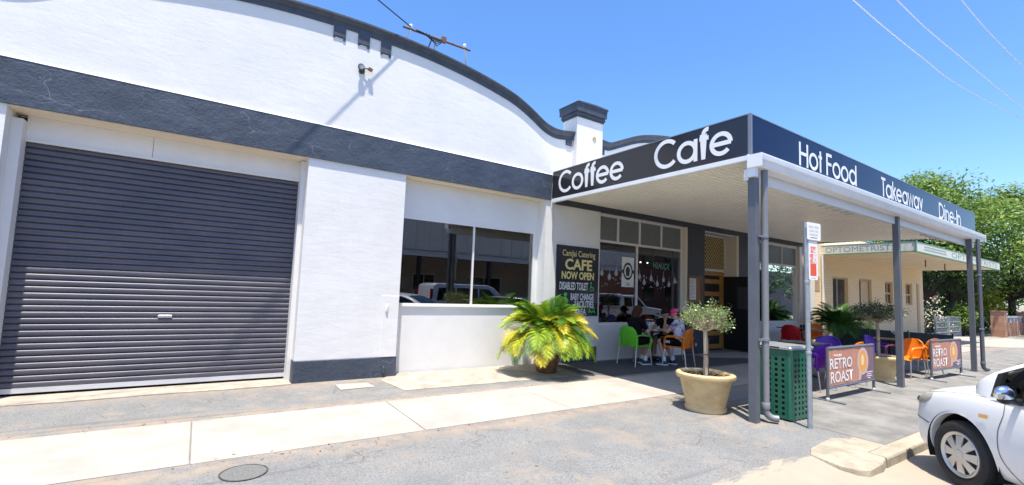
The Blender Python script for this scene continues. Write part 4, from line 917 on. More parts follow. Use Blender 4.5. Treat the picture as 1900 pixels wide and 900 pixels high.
def table(label, x, y, w_=.62, top=TOPM, z=.72):
    t = thing('cafe_table', label, 'table', (x, y, gz(x, y)+.006), 0, 'cafe tables under the verandah')
    mb = MB(); mb.bbox(-w_/2, w_/2, -w_/2, w_/2, z-.025, z, .015); mb.build('table_top', top, t)
    mb = MB(); mb.tube([(0, 0, .04), (0, 0, z-.026)], .03, 10); mb.build('pedestal', BLACK, t, smooth=40)
    for a in range(4):
        c, s = cos(pi/4+pi/2*a), sin(pi/4+pi/2*a); mb = MB(); mb.tube([(0, 0, .06), (.15*c, .15*s, .05), (.30*c, .30*s, .012)], [.022, .02, .014], 6); mb.build('foot', BLACK, t, smooth=40)
        mb = MB(); mb.tube([(.02*c, .02*s, z-.16), (.22*c, .22*s, z-.026)], .012, 6); mb.build('brace', BLACK, t, smooth=40)
    return t
table('small dark table with papers and two bottles between the seated people', 8.68, -.52)
table('dark table under the right hand window with two small jars', 15.15, -.8, 1.0)
table('dark table behind the nearer barrier with the purple armchair', 10.45, -2.95, .7)
table('dark table behind the orange chair holding a white flower pot', 14.35, -3.2, .8)
zt = gz(8.7, -.5)+.727
def bottle(label, x, y, cm, h=.21):
    b = thing('water_bottle', label, 'bottle', (x, y, zt), 0, 'bottles on the table')
    mb = MB(); mb.lathe([(.030, 0), (.033, .01), (.033, .12), (.028, .15), (.013, .178), (.013, .185)], n=14); mb.build('bottle_body', cm, b, smooth=50)
    mb = MB(); mb.lathe([(.016, .186), (.016, .206), (.012, .208)], n=12); mb.build('cap', mat('blue_cap', (.05, .16, .5), .4), b, smooth=40)
bottle('clear bottle on the small table nearest the person in black', 8.52, -.58, mat('clear_plastic', (.45, .60, .62), .1)); bottle('bluish bottle on the small table in front of the window', 8.66, -.40, mat('blue_plastic', (.18, .30, .50), .15))
mb = MB(); mb.obox((8.70, -.62, zt+.006), (1, .3, 0), (-.3, 1, 0), (0, 0, 1), .14, .10, .004); mb.obox((8.82, -.50, zt+.014), (1, -.2, 0), (.2, 1, 0), (0, 0, 1), .11, .08, .003)
tag(mb.build('papers', PAPER, origin=(8.74, -.58, zt)), 'loose white papers lying on the small table', 'papers')
for x, lb in ((15.02, 'small dark jar on the far table nearest the downpipe'), (15.2, 'small dark jar on the far table nearest the orange chair')):
    j = thing('condiment_jar', lb, 'jar', (x, -.85, .72), 0, 'jars on the far table'); mb = MB(); mb.lathe([(.03, 0), (.034, .02), (.03, .09)], n=12); mb.build('jar', BLACK, j, smooth=40); mb = MB(); mb.lathe([(.031, .091), (.031, .115)], n=12); mb.build('lid', RAIL, j)
fv = thing('flower_pot', 'small white flowers in a pot on the table behind the orange chair', 'flowers', (14.2, -3.4, .665)); mb = MB(); mb.lathe([(.04, 0), (.055, .09), (.05, .095)], n=12); mb.build('pot', PAPER, fv, smooth=40)
mb = MB(); random.seed(5)
for i in range(26):
    c = Vector((random.gauss(0, .05), random.gauss(0, .05), .13+random.random()*.09)); mb.ball(c, .018, n=6, m=4)
mb.build('blossoms', PAPER, fv)
# dark windbreak panels at the far end
wb = thing('windbreak', 'low dark canvas windbreak closing the far end of the verandah', 'windbreak', (16.95, -2.1, -.05)); CANV = mat('dark_canvas', (.045, .055, .062), .8, var=.15)
for k in range(3):
    y = -1.35+.95*k-.9; mb = MB(); mb.box(-.012, .012, y+.57+.02, y+.57+.92, .08, .80); mb.build('canvas_panel', CANV, wb)
for k in range(4):
    y = -1.35+.95*k-.9+.56; mb = MB(); mb.tube([(0, y+.01, -.02), (0, y+.01, .84)], .018, 8); mb.build('stanchion', BLACK, wb)
# ------------------------------------------------------------------ people
def blob(caps, name, m, par, vox=.010, sm=4):
    mb = MB()
    for c in caps:
        if len(c) == 4: mb.capsule(c[0], c[1], c[2], c[3])
        else: mb.ball(c[0], *c[1], n=16, m=12)
    o = mb.build(name, m, par); md = o.modifiers.new('r', 'REMESH'); md.mode = 'VOXEL'; md.voxel_size = vox; md.use_smooth_shade = True
    s2 = o.modifiers.new('s', 'SMOOTH'); s2.factor = .5; s2.iterations = sm
    bake(o); o.data.materials.clear(); o.data.materials.append(m); o.data.polygons.foreach_set('use_smooth', [True]*len(o.data.polygons)); return o
SKIN = mat('skin', (.60, .34, .24), .5, var=.06, scale=30); SKIN2 = mat('tanned_skin', (.52, .28, .19), .5, var=.06, scale=30)
def hand(wr, direc, side, curl=.5, n_=(0, 0, -1)):
    "palm, five fingers with bends; direc = finger direction, side = thumb side"
    d = Vector(direc).normalized(); s = Vector(side); s = (s-d*s.dot(d)).normalized(); n = d.cross(s).normalized()
    if n.dot(Vector(n_)) < 0: n = -n
    w_ = Vector(wr); out = [(w_, w_+d*.045+s*.012, .020, .019), (w_, w_+d*.045-s*.014, .020, .018)]
    for k, (o_, L_) in enumerate(((.028, .066), (.010, .074), (-.008, .068), (-.025, .054))):
        a = w_+d*.060+s*o_; b = a+(d*cos(curl*.5)+n*sin(curl*.5))*L_*.5; c = b+(d*cos(curl*1.5)+n*sin(curl*1.5))*L_*.5
        out += [(w_+d*.03+s*o_*.8, a, .011, .0095), (a, b, .0095, .0085), (b, c, .0085, .007)]
    a = w_+d*.018+s*.022; b = a+(d*.55+s*.6+n*.25).normalized()*.034; c = b+(d*.85+s*.25+n*.35).normalized()*.028
    out += [(a, b, .012, .010), (b, c, .010, .008)]
    return out
def person(label, x, y, ang, pose, skin, top, shorts, shoe, hairfn, sleeve=.55, sock=True, extra=None):
    p = thing('person', label, 'person', (x, y, gz(x, y)+.006), radians(ang))
    V = Vector; J = {k: V(v) for k, v in pose.items()}
    pel = J['pelvis']; ch = J['chest']; nk = J['neck']; hd = J['head']; hdir = J['look'].normalized(); up = (hd-nk).normalized()
    side = up.cross(hdir).normalized(); hdir = side.cross(up).normalized()
    H = lambda f_, s_, u_: hd+hdir*f_+side*s_+up*u_
    head = [(hd+up*.025, (.076, .076, .092)), (H(.010, 0, -.045), H(.035, 0, -.068), .056, .040), (H(.076, 0, .012), H(.094, 0, -.012), .010, .013), (H(.07, 0, -.05), H(.078, 0, -.052), .018, .014)]
    for s_ in (-1, 1): head.append((H(-.005, s_*.078, .02), H(-.005, s_*.081, -.015), .014, .010))
    caps = [(pel, ch, .135, .135), (ch, ch+V((0, 0, .10)), .13, .115), (nk-up*.06, hd-up*.05, .050, .047)]
    tors = [(pel+V((0, .05, 0)), ch+V((0, .05, 0)), .11, .105), (pel-V((0, .05, 0)), ch-V((0, .05, 0)), .11, .105)]
    caps += tors; limbs = []; sl = []; shc = []
    for s_, k in ((1, 'l'), (-1, 'r')):
        sh, el, wr = J['sh_'+k], J['el_'+k], J['wr_'+k]; hp, kn, an = J['hip_'+k], J['kn_'+k], J['an_'+k]
        caps += [(ch+V((0, 0, .10)), sh, .085, .058), (sh, el, .050, .038), (el, wr, .037, .025), (hp, kn, .086, .056), (kn, an, .055, .036)]
        fd = J['hand_'+k]; caps += hand(wr, fd, J['thumb_'+k])
        tv = J['toe_'+k]-an
        caps.append((an-V((0, 0, .03)), J['toe_'+k], .034, .028))
        e = sh.lerp(el, sleeve); sl += [(ch+V((0, 0, .10)), sh, .096, .070), (sh, e, .063, .060)]
        sr = hp.lerp(kn, .78); shc += [(pel, hp, .13, .105), (hp, sr, .102, .080)]
    body = blob(caps+head, 'body', skin, p, .0085, 3)
    blob([(pel+V((0, .05, .03)), ch+V((0, .05, 0)), .125, .118), (pel+V((0, -.05, .03)), ch+V((0, -.05, 0)), .125, .118), (ch, ch+V((0, 0, .10)), .140, .118)]+sl, 'shirt', top, p, .010, 3)
    blob(shc, 'shorts', shorts, p, .010, 3)
    for k in 'lr':
        an, toe = J['an_'+k], J['toe_'+k]
        if sock: blob([(an+V((0, 0, .06)), an-V((0, 0, .02)), .043, .042)], 'sock', PAPER, p, .008, 2)
        fw = (toe-an); fw.z = 0; fw.normalize(); gz_ = .0
        o = blob([(V((an.x, an.y, .058))-fw*.045, V((toe.x, toe.y, .042)), .046, .036), (V((an.x, an.y, .075)), V((an.x, an.y, .05))+fw*.05, .046, .044)], 'shoe', shoe, p, .008, 2)
        mb = MB(); fs_ = fw.cross(V((0, 0, 1))); c0 = V((an.x, an.y, 0))-fw*.09; c1 = V((toe.x, toe.y, 0))+fw*.04
        mb.prism([((c0+fs_*.042).x, (c0+fs_*.042).y), ((c0-fs_*.042).x, (c0-fs_*.042).y), ((c1-fs_*.045-fw*.04).x, (c1-fs_*.045-fw*.04).y), ((c1-fs_*.02).x, (c1-fs_*.02).y), ((c1+fs_*.02).x, (c1+fs_*.02).y), ((c1+fs_*.045-fw*.04).x, (c1+fs_*.045-fw*.04).y)], 'z', .002, .026); mb.build('sole', PAPER, o)
    EY = mat('eye_dark', (.02, .012, .01), .3); WH = mat('eye_white', (.7, .68, .66), .3)
    for s_ in (-1, 1):
        mb = MB(); mb.ball(H(.066, s_*.031, .018), .0125, n=10, m=8); e = mb.build('eye', WH, p, smooth=60)
        mb = MB(); mb.ball(H(.075, s_*.031, .018), .0065, n=8, m=6); mb.build('iris', EY, e, smooth=60)
        mb = MB(); mb.tube([H(.074, s_*.048, .036), H(.081, s_*.032, .042), H(.081, s_*.018, .038)], .0042, 6); mb.build('eyebrow', EY, p)
    mb = MB(); mb.tube([H(.066, -.024, -.045), H(.079, 0, -.046), H(.066, .024, -.045)], [.003, .0065, .003], 6); mb.build('mouth', mat('lips', (.36, .12, .10), .45), p, smooth=60)
    hairfn(p, H, up, hdir, side, hd)
    if extra: extra(p, J)
    return p
def hair_shell(p, H, m, caps):
    blob(caps, 'hair', m, p, .008, 2)
BROWN = mat('brown_hair', (.050, .025, .013), .8, spec=.15, var=.5, scale=30, stretch=(8, 8, 1)); DKBROWN = mat('dark_hair', (.030, .016, .010), .8, spec=.15, var=.5, scale=30, stretch=(8, 8, 1)); AUBURN = mat('auburn_hair', (.10, .036, .015), .8, spec=.15, var=.5, scale=30, stretch=(8, 8, 1))
PINK = mat('pink_cap_cloth', (.75, .03, .22), .8, var=.08, scale=30, bump=.1, bscale=200)
def bob(m, length):
    def fn(p, H, up, hdir, side, hd):
        c = [(H(-.016, 0, .048), (.095, .096, .092))]
        for s_ in (-1, 1): c += [(H(-.02, s_*.070, .05), H(-.03, s_*.076, -length*.6), .032, .026), (H(-.05, s_*.045, .02), H(-.062, s_*.05, -length), .045, .032)]
        c += [(H(-.065, 0, .02), H(-.075, 0, -length), .048, .036)]
        c += [(H(.02, s_*.06, .075), H(.01, s_*.082, .0), .030, .022) for s_ in (-1, 1)]; hair_shell(p, H, m, c)
    return fn
def tied(p, H, up, hdir, side, hd):
    hair_shell(p, H, DKBROWN, [(H(-.012, 0, .050), (.089, .089, .086)), (H(-.08, 0, .02), H(-.11, 0, .0), .035, .03), (H(-.02, .066, .03), H(-.03, .070, -.03), .024, .014), (H(-.02, -.066, .03), H(-.03, -.070, -.03), .024, .014)])
def capped(p, H, up, hdir, side, hd):
    hair_shell(p, H, AUBURN, [(H(-.03, 0, .015), (.088, .088, .078)), (H(-.085, 0, .01), H(-.15, 0, -.05), .040, .046), (H(-.15, 0, -.05), H(-.165, .0, -.17), .046, .042), (H(-.165, 0, -.17), H(-.150, .01, -.27), .042, .020)])
    cap = blob([(H(-.004, 0, .062), (.094, .094, .070))], 'cap', PINK, p, .008, 1)
    def brim(u, v): a = -1.0+2.0*u; r_ = .088+.075*v*cos(a*.9); return tuple(H(r_*cos(a), r_*sin(a), .048-.018*v-.012*a*a))
    solidify(grid_surf(brim, 10, 3), 'cap_brim', PINK, cap, .005)
seat = dict(pelvis=(-.08, 0, .55), chest=(-.06, 0, .83), neck=(-.04, 0, 1.02), head=(.0, 0, 1.155), look=(1, 0, -.1),
 sh_l=(-.05, .175, .955), sh_r=(-.05, -.175, .955), el_l=(.10, .22, .73), el_r=(.10, -.22, .73), wr_l=(.33, .12, .765), wr_r=(.33, -.12, .765),
 hand_l=(1, -.2, -.1), hand_r=(1, .2, -.1), thumb_l=(0, -1, .4), thumb_r=(0, 1, .4),
 hip_l=(-.06, .09, .535), hip_r=(-.06, -.09, .535), kn_l=(.34, .10, .52), kn_r=(.34, -.10, .52), an_l=(.30, .10, .10), an_r=(.27, -.12, .10), toe_l=(.43, .11, .04), toe_r=(.40, -.14, .04))
BLKC = mat('black_cotton', (.009, .009, .010), .9, spec=.1, var=.2, bump=.15, bscale=40); SHOEG = mat('green_grey_trainer', (.035, .12, .09), .6, col2=(.03, .035, .04), scale=16, cover=.5, width=.1); SHOED = mat('navy_trainer', (.02, .03, .07), .6, col2=(.10, .35, .30), scale=20, cover=.62, width=.06)
PRINT = mat('printed_shirt', (.60, .60, .66), .8, col2=(.10, .035, .24), scale=7, cover=.54, width=.08)
p1 = dict(seat, head=(.02, 0, 1.15), look=(1, .25, -.25), an_r=(.16, -.12, .10), toe_r=(.29, -.14, .04))
person('person in black with brown shoulder length hair in the lime green chair', 8.08, -.60, 0, p1, SKIN, BLKC, BLKC, SHOEG, bob(BROWN, .15), .62)
p2 = dict(seat, pelvis=(-.08, 0, .54), chest=(.0, 0, .80), neck=(.06, .01, .97), head=(.11, .03, 1.09), look=(.50, 1.0, -.08), sh_l=(.03, .165, .91), sh_r=(.02, -.165, .91),
 el_l=(.36, .17, .765), wr_l=(.235, .115, .935), hand_l=(-.45, -.30, .70), thumb_l=(-.2, -.9, -.1), el_r=(.22, -.20, .755), wr_r=(.42, -.05, .76))
person('dark haired person in black resting the chin on one hand, facing the street', 9.33, -.42, 186, p2, SKIN2, BLKC, BLKC, SHOED, tied, .5)
def sm_print(p, J): text('SM', p, LETTER, -.04, .06, -.03, .03, Vector(J['hip_l']).lerp(Vector(J['kn_l']), .5)+Vector((0, .094, .0)), (-1, 0, 0), (0, 0, 1), .03, world=False)
p3 = dict(seat, look=(.75, .65, -.05), chest=(-.03, 0, .82), neck=(.0, .01, 1.0), head=(.04, .02, 1.125), el_l=(.12, .24, .74), wr_l=(.34, .10, .765), kn_l=(.33, .17, .52), an_l=(.22, .18, .10), toe_l=(.34, .22, .04), an_r=(.14, -.1, .10), toe_r=(.27, -.1, .04))
person('person in a pink cap with a long auburn ponytail and white and purple printed shirt', 8.90, -1.04, 104, p3, SKIN, PRINT, BLKC, SHOED, capped, .5, extra=sm_print)
# ------------------------------------------------------------------ plants
def leafy(name, c1, c2, rough=.5, trans=.25, c3=None):
    m = bpy.data.materials.new(name); m.use_nodes = True; t = m.node_tree; b = t.nodes['Principled BSDF']; o = t.nodes['Material Output']
    g_ = t.nodes.new('ShaderNodeNewGeometry'); st = [(0, c1), (1, c2)] if not c3 else [(0, c1), (.6, c2), (1, c3)]
    col = ramp(t, g_.outputs['Random Per Island'], st); t.links.new(col, b.inputs['Base Color']); b.inputs['Roughness'].default_value = rough
    tr = t.nodes.new('ShaderNodeBsdfTranslucent'); t.links.new(col, tr.inputs[0]); mx = t.nodes.new('ShaderNodeMixShader'); mx.inputs[0].default_value = trans
    t.links.new(b.outputs[0], mx.inputs[1]); t.links.new(tr.outputs[0], mx.inputs[2]); t.links.new(mx.outputs[0], o.inputs[0]); return m
FR = [leafy('frond_green', (.05, .18, .02), (.15, .34, .03), .5), leafy('frond_lime', (.20, .38, .02), (.42, .50, .03), .5), leafy('frond_yellow', (.55, .50, .03), (.72, .56, .04), .4), leafy('frond_brown', (.30, .13, .03), (.45, .22, .05), .7)]
FRD = [leafy('dark_frond', (.030, .12, .02), (.10, .26, .03), .35)]  # deeper green for the fronds of the far palm
def frond_mesh(seed, L_, e0, e1, leaf, n=58, tipdry=0):
    rr = random.Random(seed); mb = MB(); pts = []; p = Vector((.02, 0, 0)); k = 14
    for i in range(k+1):
        pts.append(p.copy()); t = i/k; e = radians(e0+(e1-e0)*t**1.15); p = p+Vector((cos(e), 0, sin(e)))*L_/k
    mb.tube(pts, [.009*(1-.8*i/k) for i in range(k+1)], 4); mb.cur = 1 if tipdry else 0
    for i in range(n):
        t = .10+.90*i/(n-1); f_ = t*k; a = min(int(f_), k-1); q = pts[a].lerp(pts[a+1], f_-a); d = (pts[a+1]-pts[a]).normalized(); upv = Vector((-d.z, 0, d.x))
        ln = leaf*(.45+.75*sin(pi*min(1, t*.95+.05))**.7)*(1-.45*max(0, t-.7)/.3)*rr.uniform(.85, 1.1)
        for s in (-1, 1):
            v = (Vector((0, s, 0))*.80+d*(.55+.5*t)+upv*(.32-rr.random()*.12)).normalized(); tip = q+v*ln+Vector((0, 0, -.10*ln)); wv = d*leaf*.026; m_ = q+v*ln*.55+upv*.006
            mb.cur = 0
            mb.add([q-wv*.6, m_-wv, tip, m_+wv, q+wv*.6], [(0, 1, 2, 3, 4)])
    return mb
def sago(name, label, x, y, z, n, size, mats, weights, wallside=None, group='sago palms'):
    t = thing(name, label, 'palm', (x, y, z), 0, group); rr = random.Random(int(x*10)); vs = {}
    mb = MB(); mb.lathe([(.08, -.30), (.10, -.05), (.09, .03), (.03, .07)], n=10); mb.build('stem', DARKWOOD, t, smooth=50)
    for i in range(n):
        ring = i/n; az = i*2.39996+rr.uniform(-.2, .2); e0 = 84-66*ring**.9+rr.uniform(-8, 8); e1 = max(-84, e0-50-84*ring-rr.uniform(0, 30)); L_ = size*(.78+.3*rr.random())*(1.04 if ring > .45 else .93)
        if wallside is not None and sin(az)*L_*cos(radians(max(0, (e0+e1)/2))) > wallside: e0 = max(e0, 66); e1 = max(e1, 5); L_ *= .8; 
        key = (round(e0/14), round(e1/25), rr.randrange(2)); mi = rr.choices(range(len(mats)), weights if ring < .75 else [w*(2.5 if j == 3 else 1) for j, w in enumerate(weights)])[0]
        if ring < .25: mi = min(len(mats)-1, rr.choice((0, 0, 1)))
        if mi == 3 and ring < .7: mi = 2
        kk = key+(mi,)
        if kk not in vs:
            m0 = frond_mesh(hash(key) % 1000, size, key[0]*14, key[1]*25, size*.27).build('frond', mats[mi], t); vs[kk] = m0.data; o = m0
        else: o = inst(vs[kk], 'frond', t)
        o.rotation_euler = (rr.uniform(-.25, .25), 0, az); o.location = (.04*cos(az), .04*sin(az), .03-.06*ring); s_ = L_/size; o.scale = (s_, s_, s_)
    return t
sago('sago_palm', 'big yellow and green sago palm in a rust brown pot by the cafe sign', 5.52, -.60, .65, 150, .95, FR, [2.6, 5, 3.2, .3], wallside=.50)
pot = thing('palm_pot', 'faceted rust brown pot under the yellow green sago palm', 'plant pot', (5.58, -.60, .0))
mb = MB(); mb.lathe([(.19, -.01), (.20, .02), (.245, .30), (.265, .32), (.265, .36), (.235, .36), (.21, .30)], n=8); mb.build('pot_body', mat('rust_glaze', (.17, .075, .035), .6, var=.3, scale=8), pot)
mb = MB(); mb.lathe([(.215, .305), (.02, .33)], n=8); mb.build('soil', SOIL, pot)
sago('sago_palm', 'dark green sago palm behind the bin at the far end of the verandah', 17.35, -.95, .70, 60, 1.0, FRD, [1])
pot = thing('palm_pot', 'dark pot under the green sago palm at the far end of the verandah', 'plant pot', (17.35, -.95, -.02))
mb = MB(); mb.lathe([(.22, -.01), (.27, .30), (.29, .32), (.29, .40), (.25, .40), (.24, .34)], n=20); mb.build('pot_body', mat('dark_pot', (.05, .045, .04), .6), pot, smooth=40)
STONE = mat('sandstone_pot', (.66, .49, .25), .8, col2=(.46, .33, .16), scale=3.2, cover=.58, width=.3, bump=.2, bscale=40, stretch=(1, 1, 1.6))
def planter(label, x, y, s=1.0, grp='sandstone planters'):
    t = thing('stone_planter', label, 'planter', (x, y, gz(x, y)), 0, grp)
    mb = MB(); mb.lathe([(a*s, b*s) for a, b in ((.262, -.01), (.278, .01), (.280, .045), (.262, .065), (.345, .42), (.352, .435), (.390, .445), (.402, .470), (.398, .505), (.380, .520), (.345, .520), (.325, .50), (.315, .44))], n=40); mb.build('planter_body', STONE, t, smooth=35)
    mb = MB(); mb.lathe([(.325*s, .45*s), (.15*s, .462*s), (.01*s, .465*s)], n=24); mb.build('mulch', SOIL, t, smooth=60)
    mb = MB(); rr = random.Random(int(x))
    for i in range(150):
        a = rr.uniform(0, 2*pi); r_ = .31*s*sqrt(rr.random()); c = Vector((r_*cos(a), r_*sin(a), .466*s+.012*rr.random())); d = Vector((rr.gauss(0, 1), rr.gauss(0, 1), rr.gauss(0, .4))).normalized(); mb.obox(c, d, d.orthogonal(), d.cross(d.orthogonal()), .022*s, .009*s, .004)
    o = mb.build('bark_chips', mat('bark_chip', (.16, .09, .05), .9, var=.6, scale=25), t); o['kind'] = 'stuff'
    return t
BARK = mat('pale_bark', (.42, .35, .26), .85, var=.3, scale=12, stretch=(1, 1, .3), bump=.3)
def topiary(label, x, y, z, lm, trunk_h, rx, rz, n, dense, seed):
    t = thing('standard_tree', label, 'small tree', (x, y, z), 0, 'standard trees in planters'); rr = random.Random(seed)
    mb = MB(); mb.tube([(0, 0, -.08), (.005, 0, trunk_h*.5), (-.004, .004, trunk_h)], [.034, .030, .030], 10); mb.build('trunk', BARK, t, smooth=50)
    mb = MB(); mb.tube([(.035, -.02, -.08), (.03, -.02, trunk_h*.8)], .010, 6); mb.lathe([(.040, trunk_h*.42), (.040, trunk_h*.42+.015)], n=8); mb.build('stake', DARKWOOD, t)
    tw = MB(); lf = MB(); ends = []
    for i in range(n):
        a = i*2.4+rr.uniform(-.3, .3); ph = math.asin(max(-.55, min(1, -.5+1.5*(i+.5)/n))); rad = (.72+.38*rr.random())
        e = Vector((rx*cos(ph)*cos(a)*rad, rx*cos(ph)*sin(a)*rad, trunk_h+rz*.85+rz*sin(ph)*rad*.95)); s0 = Vector((0, 0, trunk_h-.04+.12*rr.random())); m_ = s0.lerp(e, .55)+Vector((rr.gauss(0, .025), rr.gauss(0, .025), -.03))
        tw.tube([s0, m_, e], [.009, .006, .002], 5); ends.append((m_.lerp(e, .35), e))
        for q in range(2): e2 = e+Vector((rr.gauss(0, .06), rr.gauss(0, .06), rr.gauss(0, .05))); tw.tube([m_, e2], [.004, .0015], 4); ends.append((m_.lerp(e2, .5), e2))
    tw.build('twigs', BARK, t, smooth=60)
    for a_, e in ends:
        for q in range(dense):
            c = a_.lerp(e, .3+.75*rr.random())+Vector((rr.gauss(0, .03), rr.gauss(0, .03), rr.gauss(0, .028))); d = Vector((rr.gauss(0, 1), rr.gauss(0, 1), rr.gauss(.3, .7))).normalized(); sd_ = d.orthogonal().normalized(); sd_.rotate(Matrix.Rotation(rr.uniform(0, 6.3), 3, d)); L_ = rr.uniform(.023, .041)
            lf.add([c, c+d*L_*.5+sd_*L_*.30, c+d*L_, c+d*L_*.5-sd_*L_*.30], [(0, 1, 2, 3)])
    lf.build('foliage', lm, t); return t
planter('weathered sandstone planter standing in the sun in front of the corner post', 6.08, -3.60)
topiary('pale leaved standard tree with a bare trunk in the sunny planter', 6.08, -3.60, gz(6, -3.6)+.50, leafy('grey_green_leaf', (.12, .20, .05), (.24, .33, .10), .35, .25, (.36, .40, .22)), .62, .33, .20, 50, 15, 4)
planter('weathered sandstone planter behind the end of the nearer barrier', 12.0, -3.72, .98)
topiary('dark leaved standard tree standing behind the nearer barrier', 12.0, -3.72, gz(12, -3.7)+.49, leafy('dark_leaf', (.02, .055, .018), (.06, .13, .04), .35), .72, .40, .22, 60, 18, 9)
# ------------------------------------------------------------------ cars
def paint(name, c, coat=.6, rough=.28):
    m = mat(name, c, rough); b = m.node_tree.nodes['Principled BSDF']; b.inputs['Coat Weight'].default_value = coat; b.inputs['Coat Roughness'].default_value = .04; return m
WPAINT = paint('white_car_paint', (.78, .79, .81)); DPAINT = paint('dark_car_paint', (.02, .021, .03)); SPAINT = paint('silver_car_paint', (.60, .61, .64))
HUBC = mat('wheel_cover_silver', (.60, .58, .54), .35, metal=.35); LAMP = mat('headlamp_glass', (.40, .37, .33), .08, spec=.8); LAMPR = mat('tail_lamp_red', (.35, .01, .015), .15); CHROME = mat('chrome', (.7, .72, .75), .08, metal=1); WELL = mat('wheel_well_black', (.010, .010, .010), .9); INDIC = mat('amber_repeater', (.65, .38, .14), .2)
def wheel(par, x, y, R_=.31, side=1, cover=HUBC, nsp=8):
    t = bpy.data.objects.new('wheel', None); COL.objects.link(t); t.parent = par; t.location = (x, y, R_)
    s = side; r2 = .205*R_/.31
    mb = MB(); q = [(r2, -.09), (r2+.03, -.098), (R_-.05, -.10), (R_-.015, -.085), (R_, -.06), (R_, .06), (R_-.015, .085), (R_-.05, .10), (r2+.03, .098), (r2, .07)]
    mb.lathe([(a, b*s) for a, b in q], n=48, axis='y'); mb.build('tyre', RUBBER, t, smooth=35)
    mb = MB(); mb.lathe([(r2+.001, .075*s), (r2+.001, -.06*s), (.02, -.05*s)], n=32, axis='y'); mb.lathe([(r2*.9, .02*s), (.01, .02*s)], n=24, axis='y'); mb.build('brake_disc', WELL, t, smooth=40)
    mb = MB()
    ro, ri = r2+.004, r2-.032
    prof = [(ri, .062), (ri+.006, .078), (ro-.008, .094), (ro, .088), (ro, .06)]
    n = 64; k = len(prof)
    mb.add([(a*cos(2*pi*j/n), b*s, a*sin(2*pi*j/n)) for a, b in prof for j in range(n)], [(i*n+j, i*n+(j+1) % n, (i+1)*n+(j+1) % n, (i+1)*n+j) for i in range(k-1) for j in range(n)])
    for i in range(nsp):
        a0 = 2*pi*i/nsp; hw0, hw1 = .19, .24; da, db = .040, ri+.006
        P = lambda r_, w_, d_: (r_*cos(a0+w_), d_*s, r_*sin(a0+w_))
        vs = [P(da, -.75, .095), P(da, .75, .095), P(db*.55, -.30, .092), P(db*.55, .30, .092), P(db, -hw1, .076), P(db, hw1, .076)]; vs += [(x_, y_-.022*s, z_) for x_, y_, z_ in vs]
        mb.add(vs, [(0, 1, 3, 2), (2, 3, 5, 4), (0, 2, 8, 6), (2, 4, 10, 8), (1, 7, 9, 3), (3, 9, 11, 5), (0, 6, 7, 1)])
    mb.lathe([(.048, .085*s), (.046, .100*s), (.034, .104*s), (.030, .101*s), (.004, .103*s)], n=20, axis='y'); mb.build('wheel_cover', cover, t, smooth=30)
    return t
def loft(st, secf, ns):
    mb = MB(); rows = [secf(s) for s in st]; k = len(rows[0])
    mb.add([p for r_ in rows for p in r_], [(i*k+j, i*k+j+1, (i+1)*k+j+1, (i+1)*k+j) for i in range(len(rows)-1) for j in range(k-1)]+[(i*k+k-1, i*k, (i+1)*k, (i+1)*k+k-1) for i in range(len(rows)-1)]+[tuple(range(k)), tuple((len(rows)-1)*k+j for j in range(k))])
    return mb
# x, half width, z sill, z bumper line, z shoulder, z centre top
ST = [(2.11, .44, .30, .47, .58, .62), (2.05, .62, .23, .46, .66, .73), (1.95, .745, .19, .46, .73, .82), (1.80, .815, .18, .47, .785, .89), (1.55, .85, .18, .48, .84, .96), (1.30, .868, .18, .50, .875, 1.0), (1.05, .872, .18, .51, .895, 1.01), (.80, .872, .18, .52, .905, 1.0), (.3, .872, .18, .53, .915, .97), (-.4, .872, .18, .54, .935, .96), (-1.1, .872, .18, .55, .96, .98), (-1.5, .865, .19, .55, .975, .99), (-1.85, .83, .23, .55, .97, 1.0), (-2.0, .76, .28, .55, .93, .98), (-2.07, .66, .33, .55, .86, .92)]
def cut_arches(me, R_=.362, zc=.325):
    "open the wheel arches: drop faces inside the arch circle, snap the rim to it and turn a lip inward"
    bm = bmesh.new(); bm.from_mesh(me)
    for x in (1.29, -1.31):
        dead = [f for f in bm.faces if abs((c := f.calc_center_median()).y) > .45 and (c.x-x)**2+(c.z-zc)**2 < R_**2]
        bmesh.ops.delete(bm, geom=dead, context='FACES')
        for s in (-1, 1):
            ed = [e for e in bm.edges if e.is_boundary and all(abs(v.co.y) > .4 and v.co.y*s > 0 and (v.co.x-x)**2+(v.co.z-zc)**2 < (R_+.08)**2 for v in e.verts)]
            vs = {v for e in ed for v in e.verts}
            for v in vs:
                d = Vector((v.co.x-x, v.co.z-zc)); d = d.normalized()*R_; v.co.x = x+d.x; v.co.z = zc+d.y
            g = bmesh.ops.extrude_edge_only(bm, edges=ed)['geom']
            for v in g:
                if isinstance(v, bmesh.types.BMVert): v.co.y -= s*.07
    bm.to_mesh(me); bm.free()
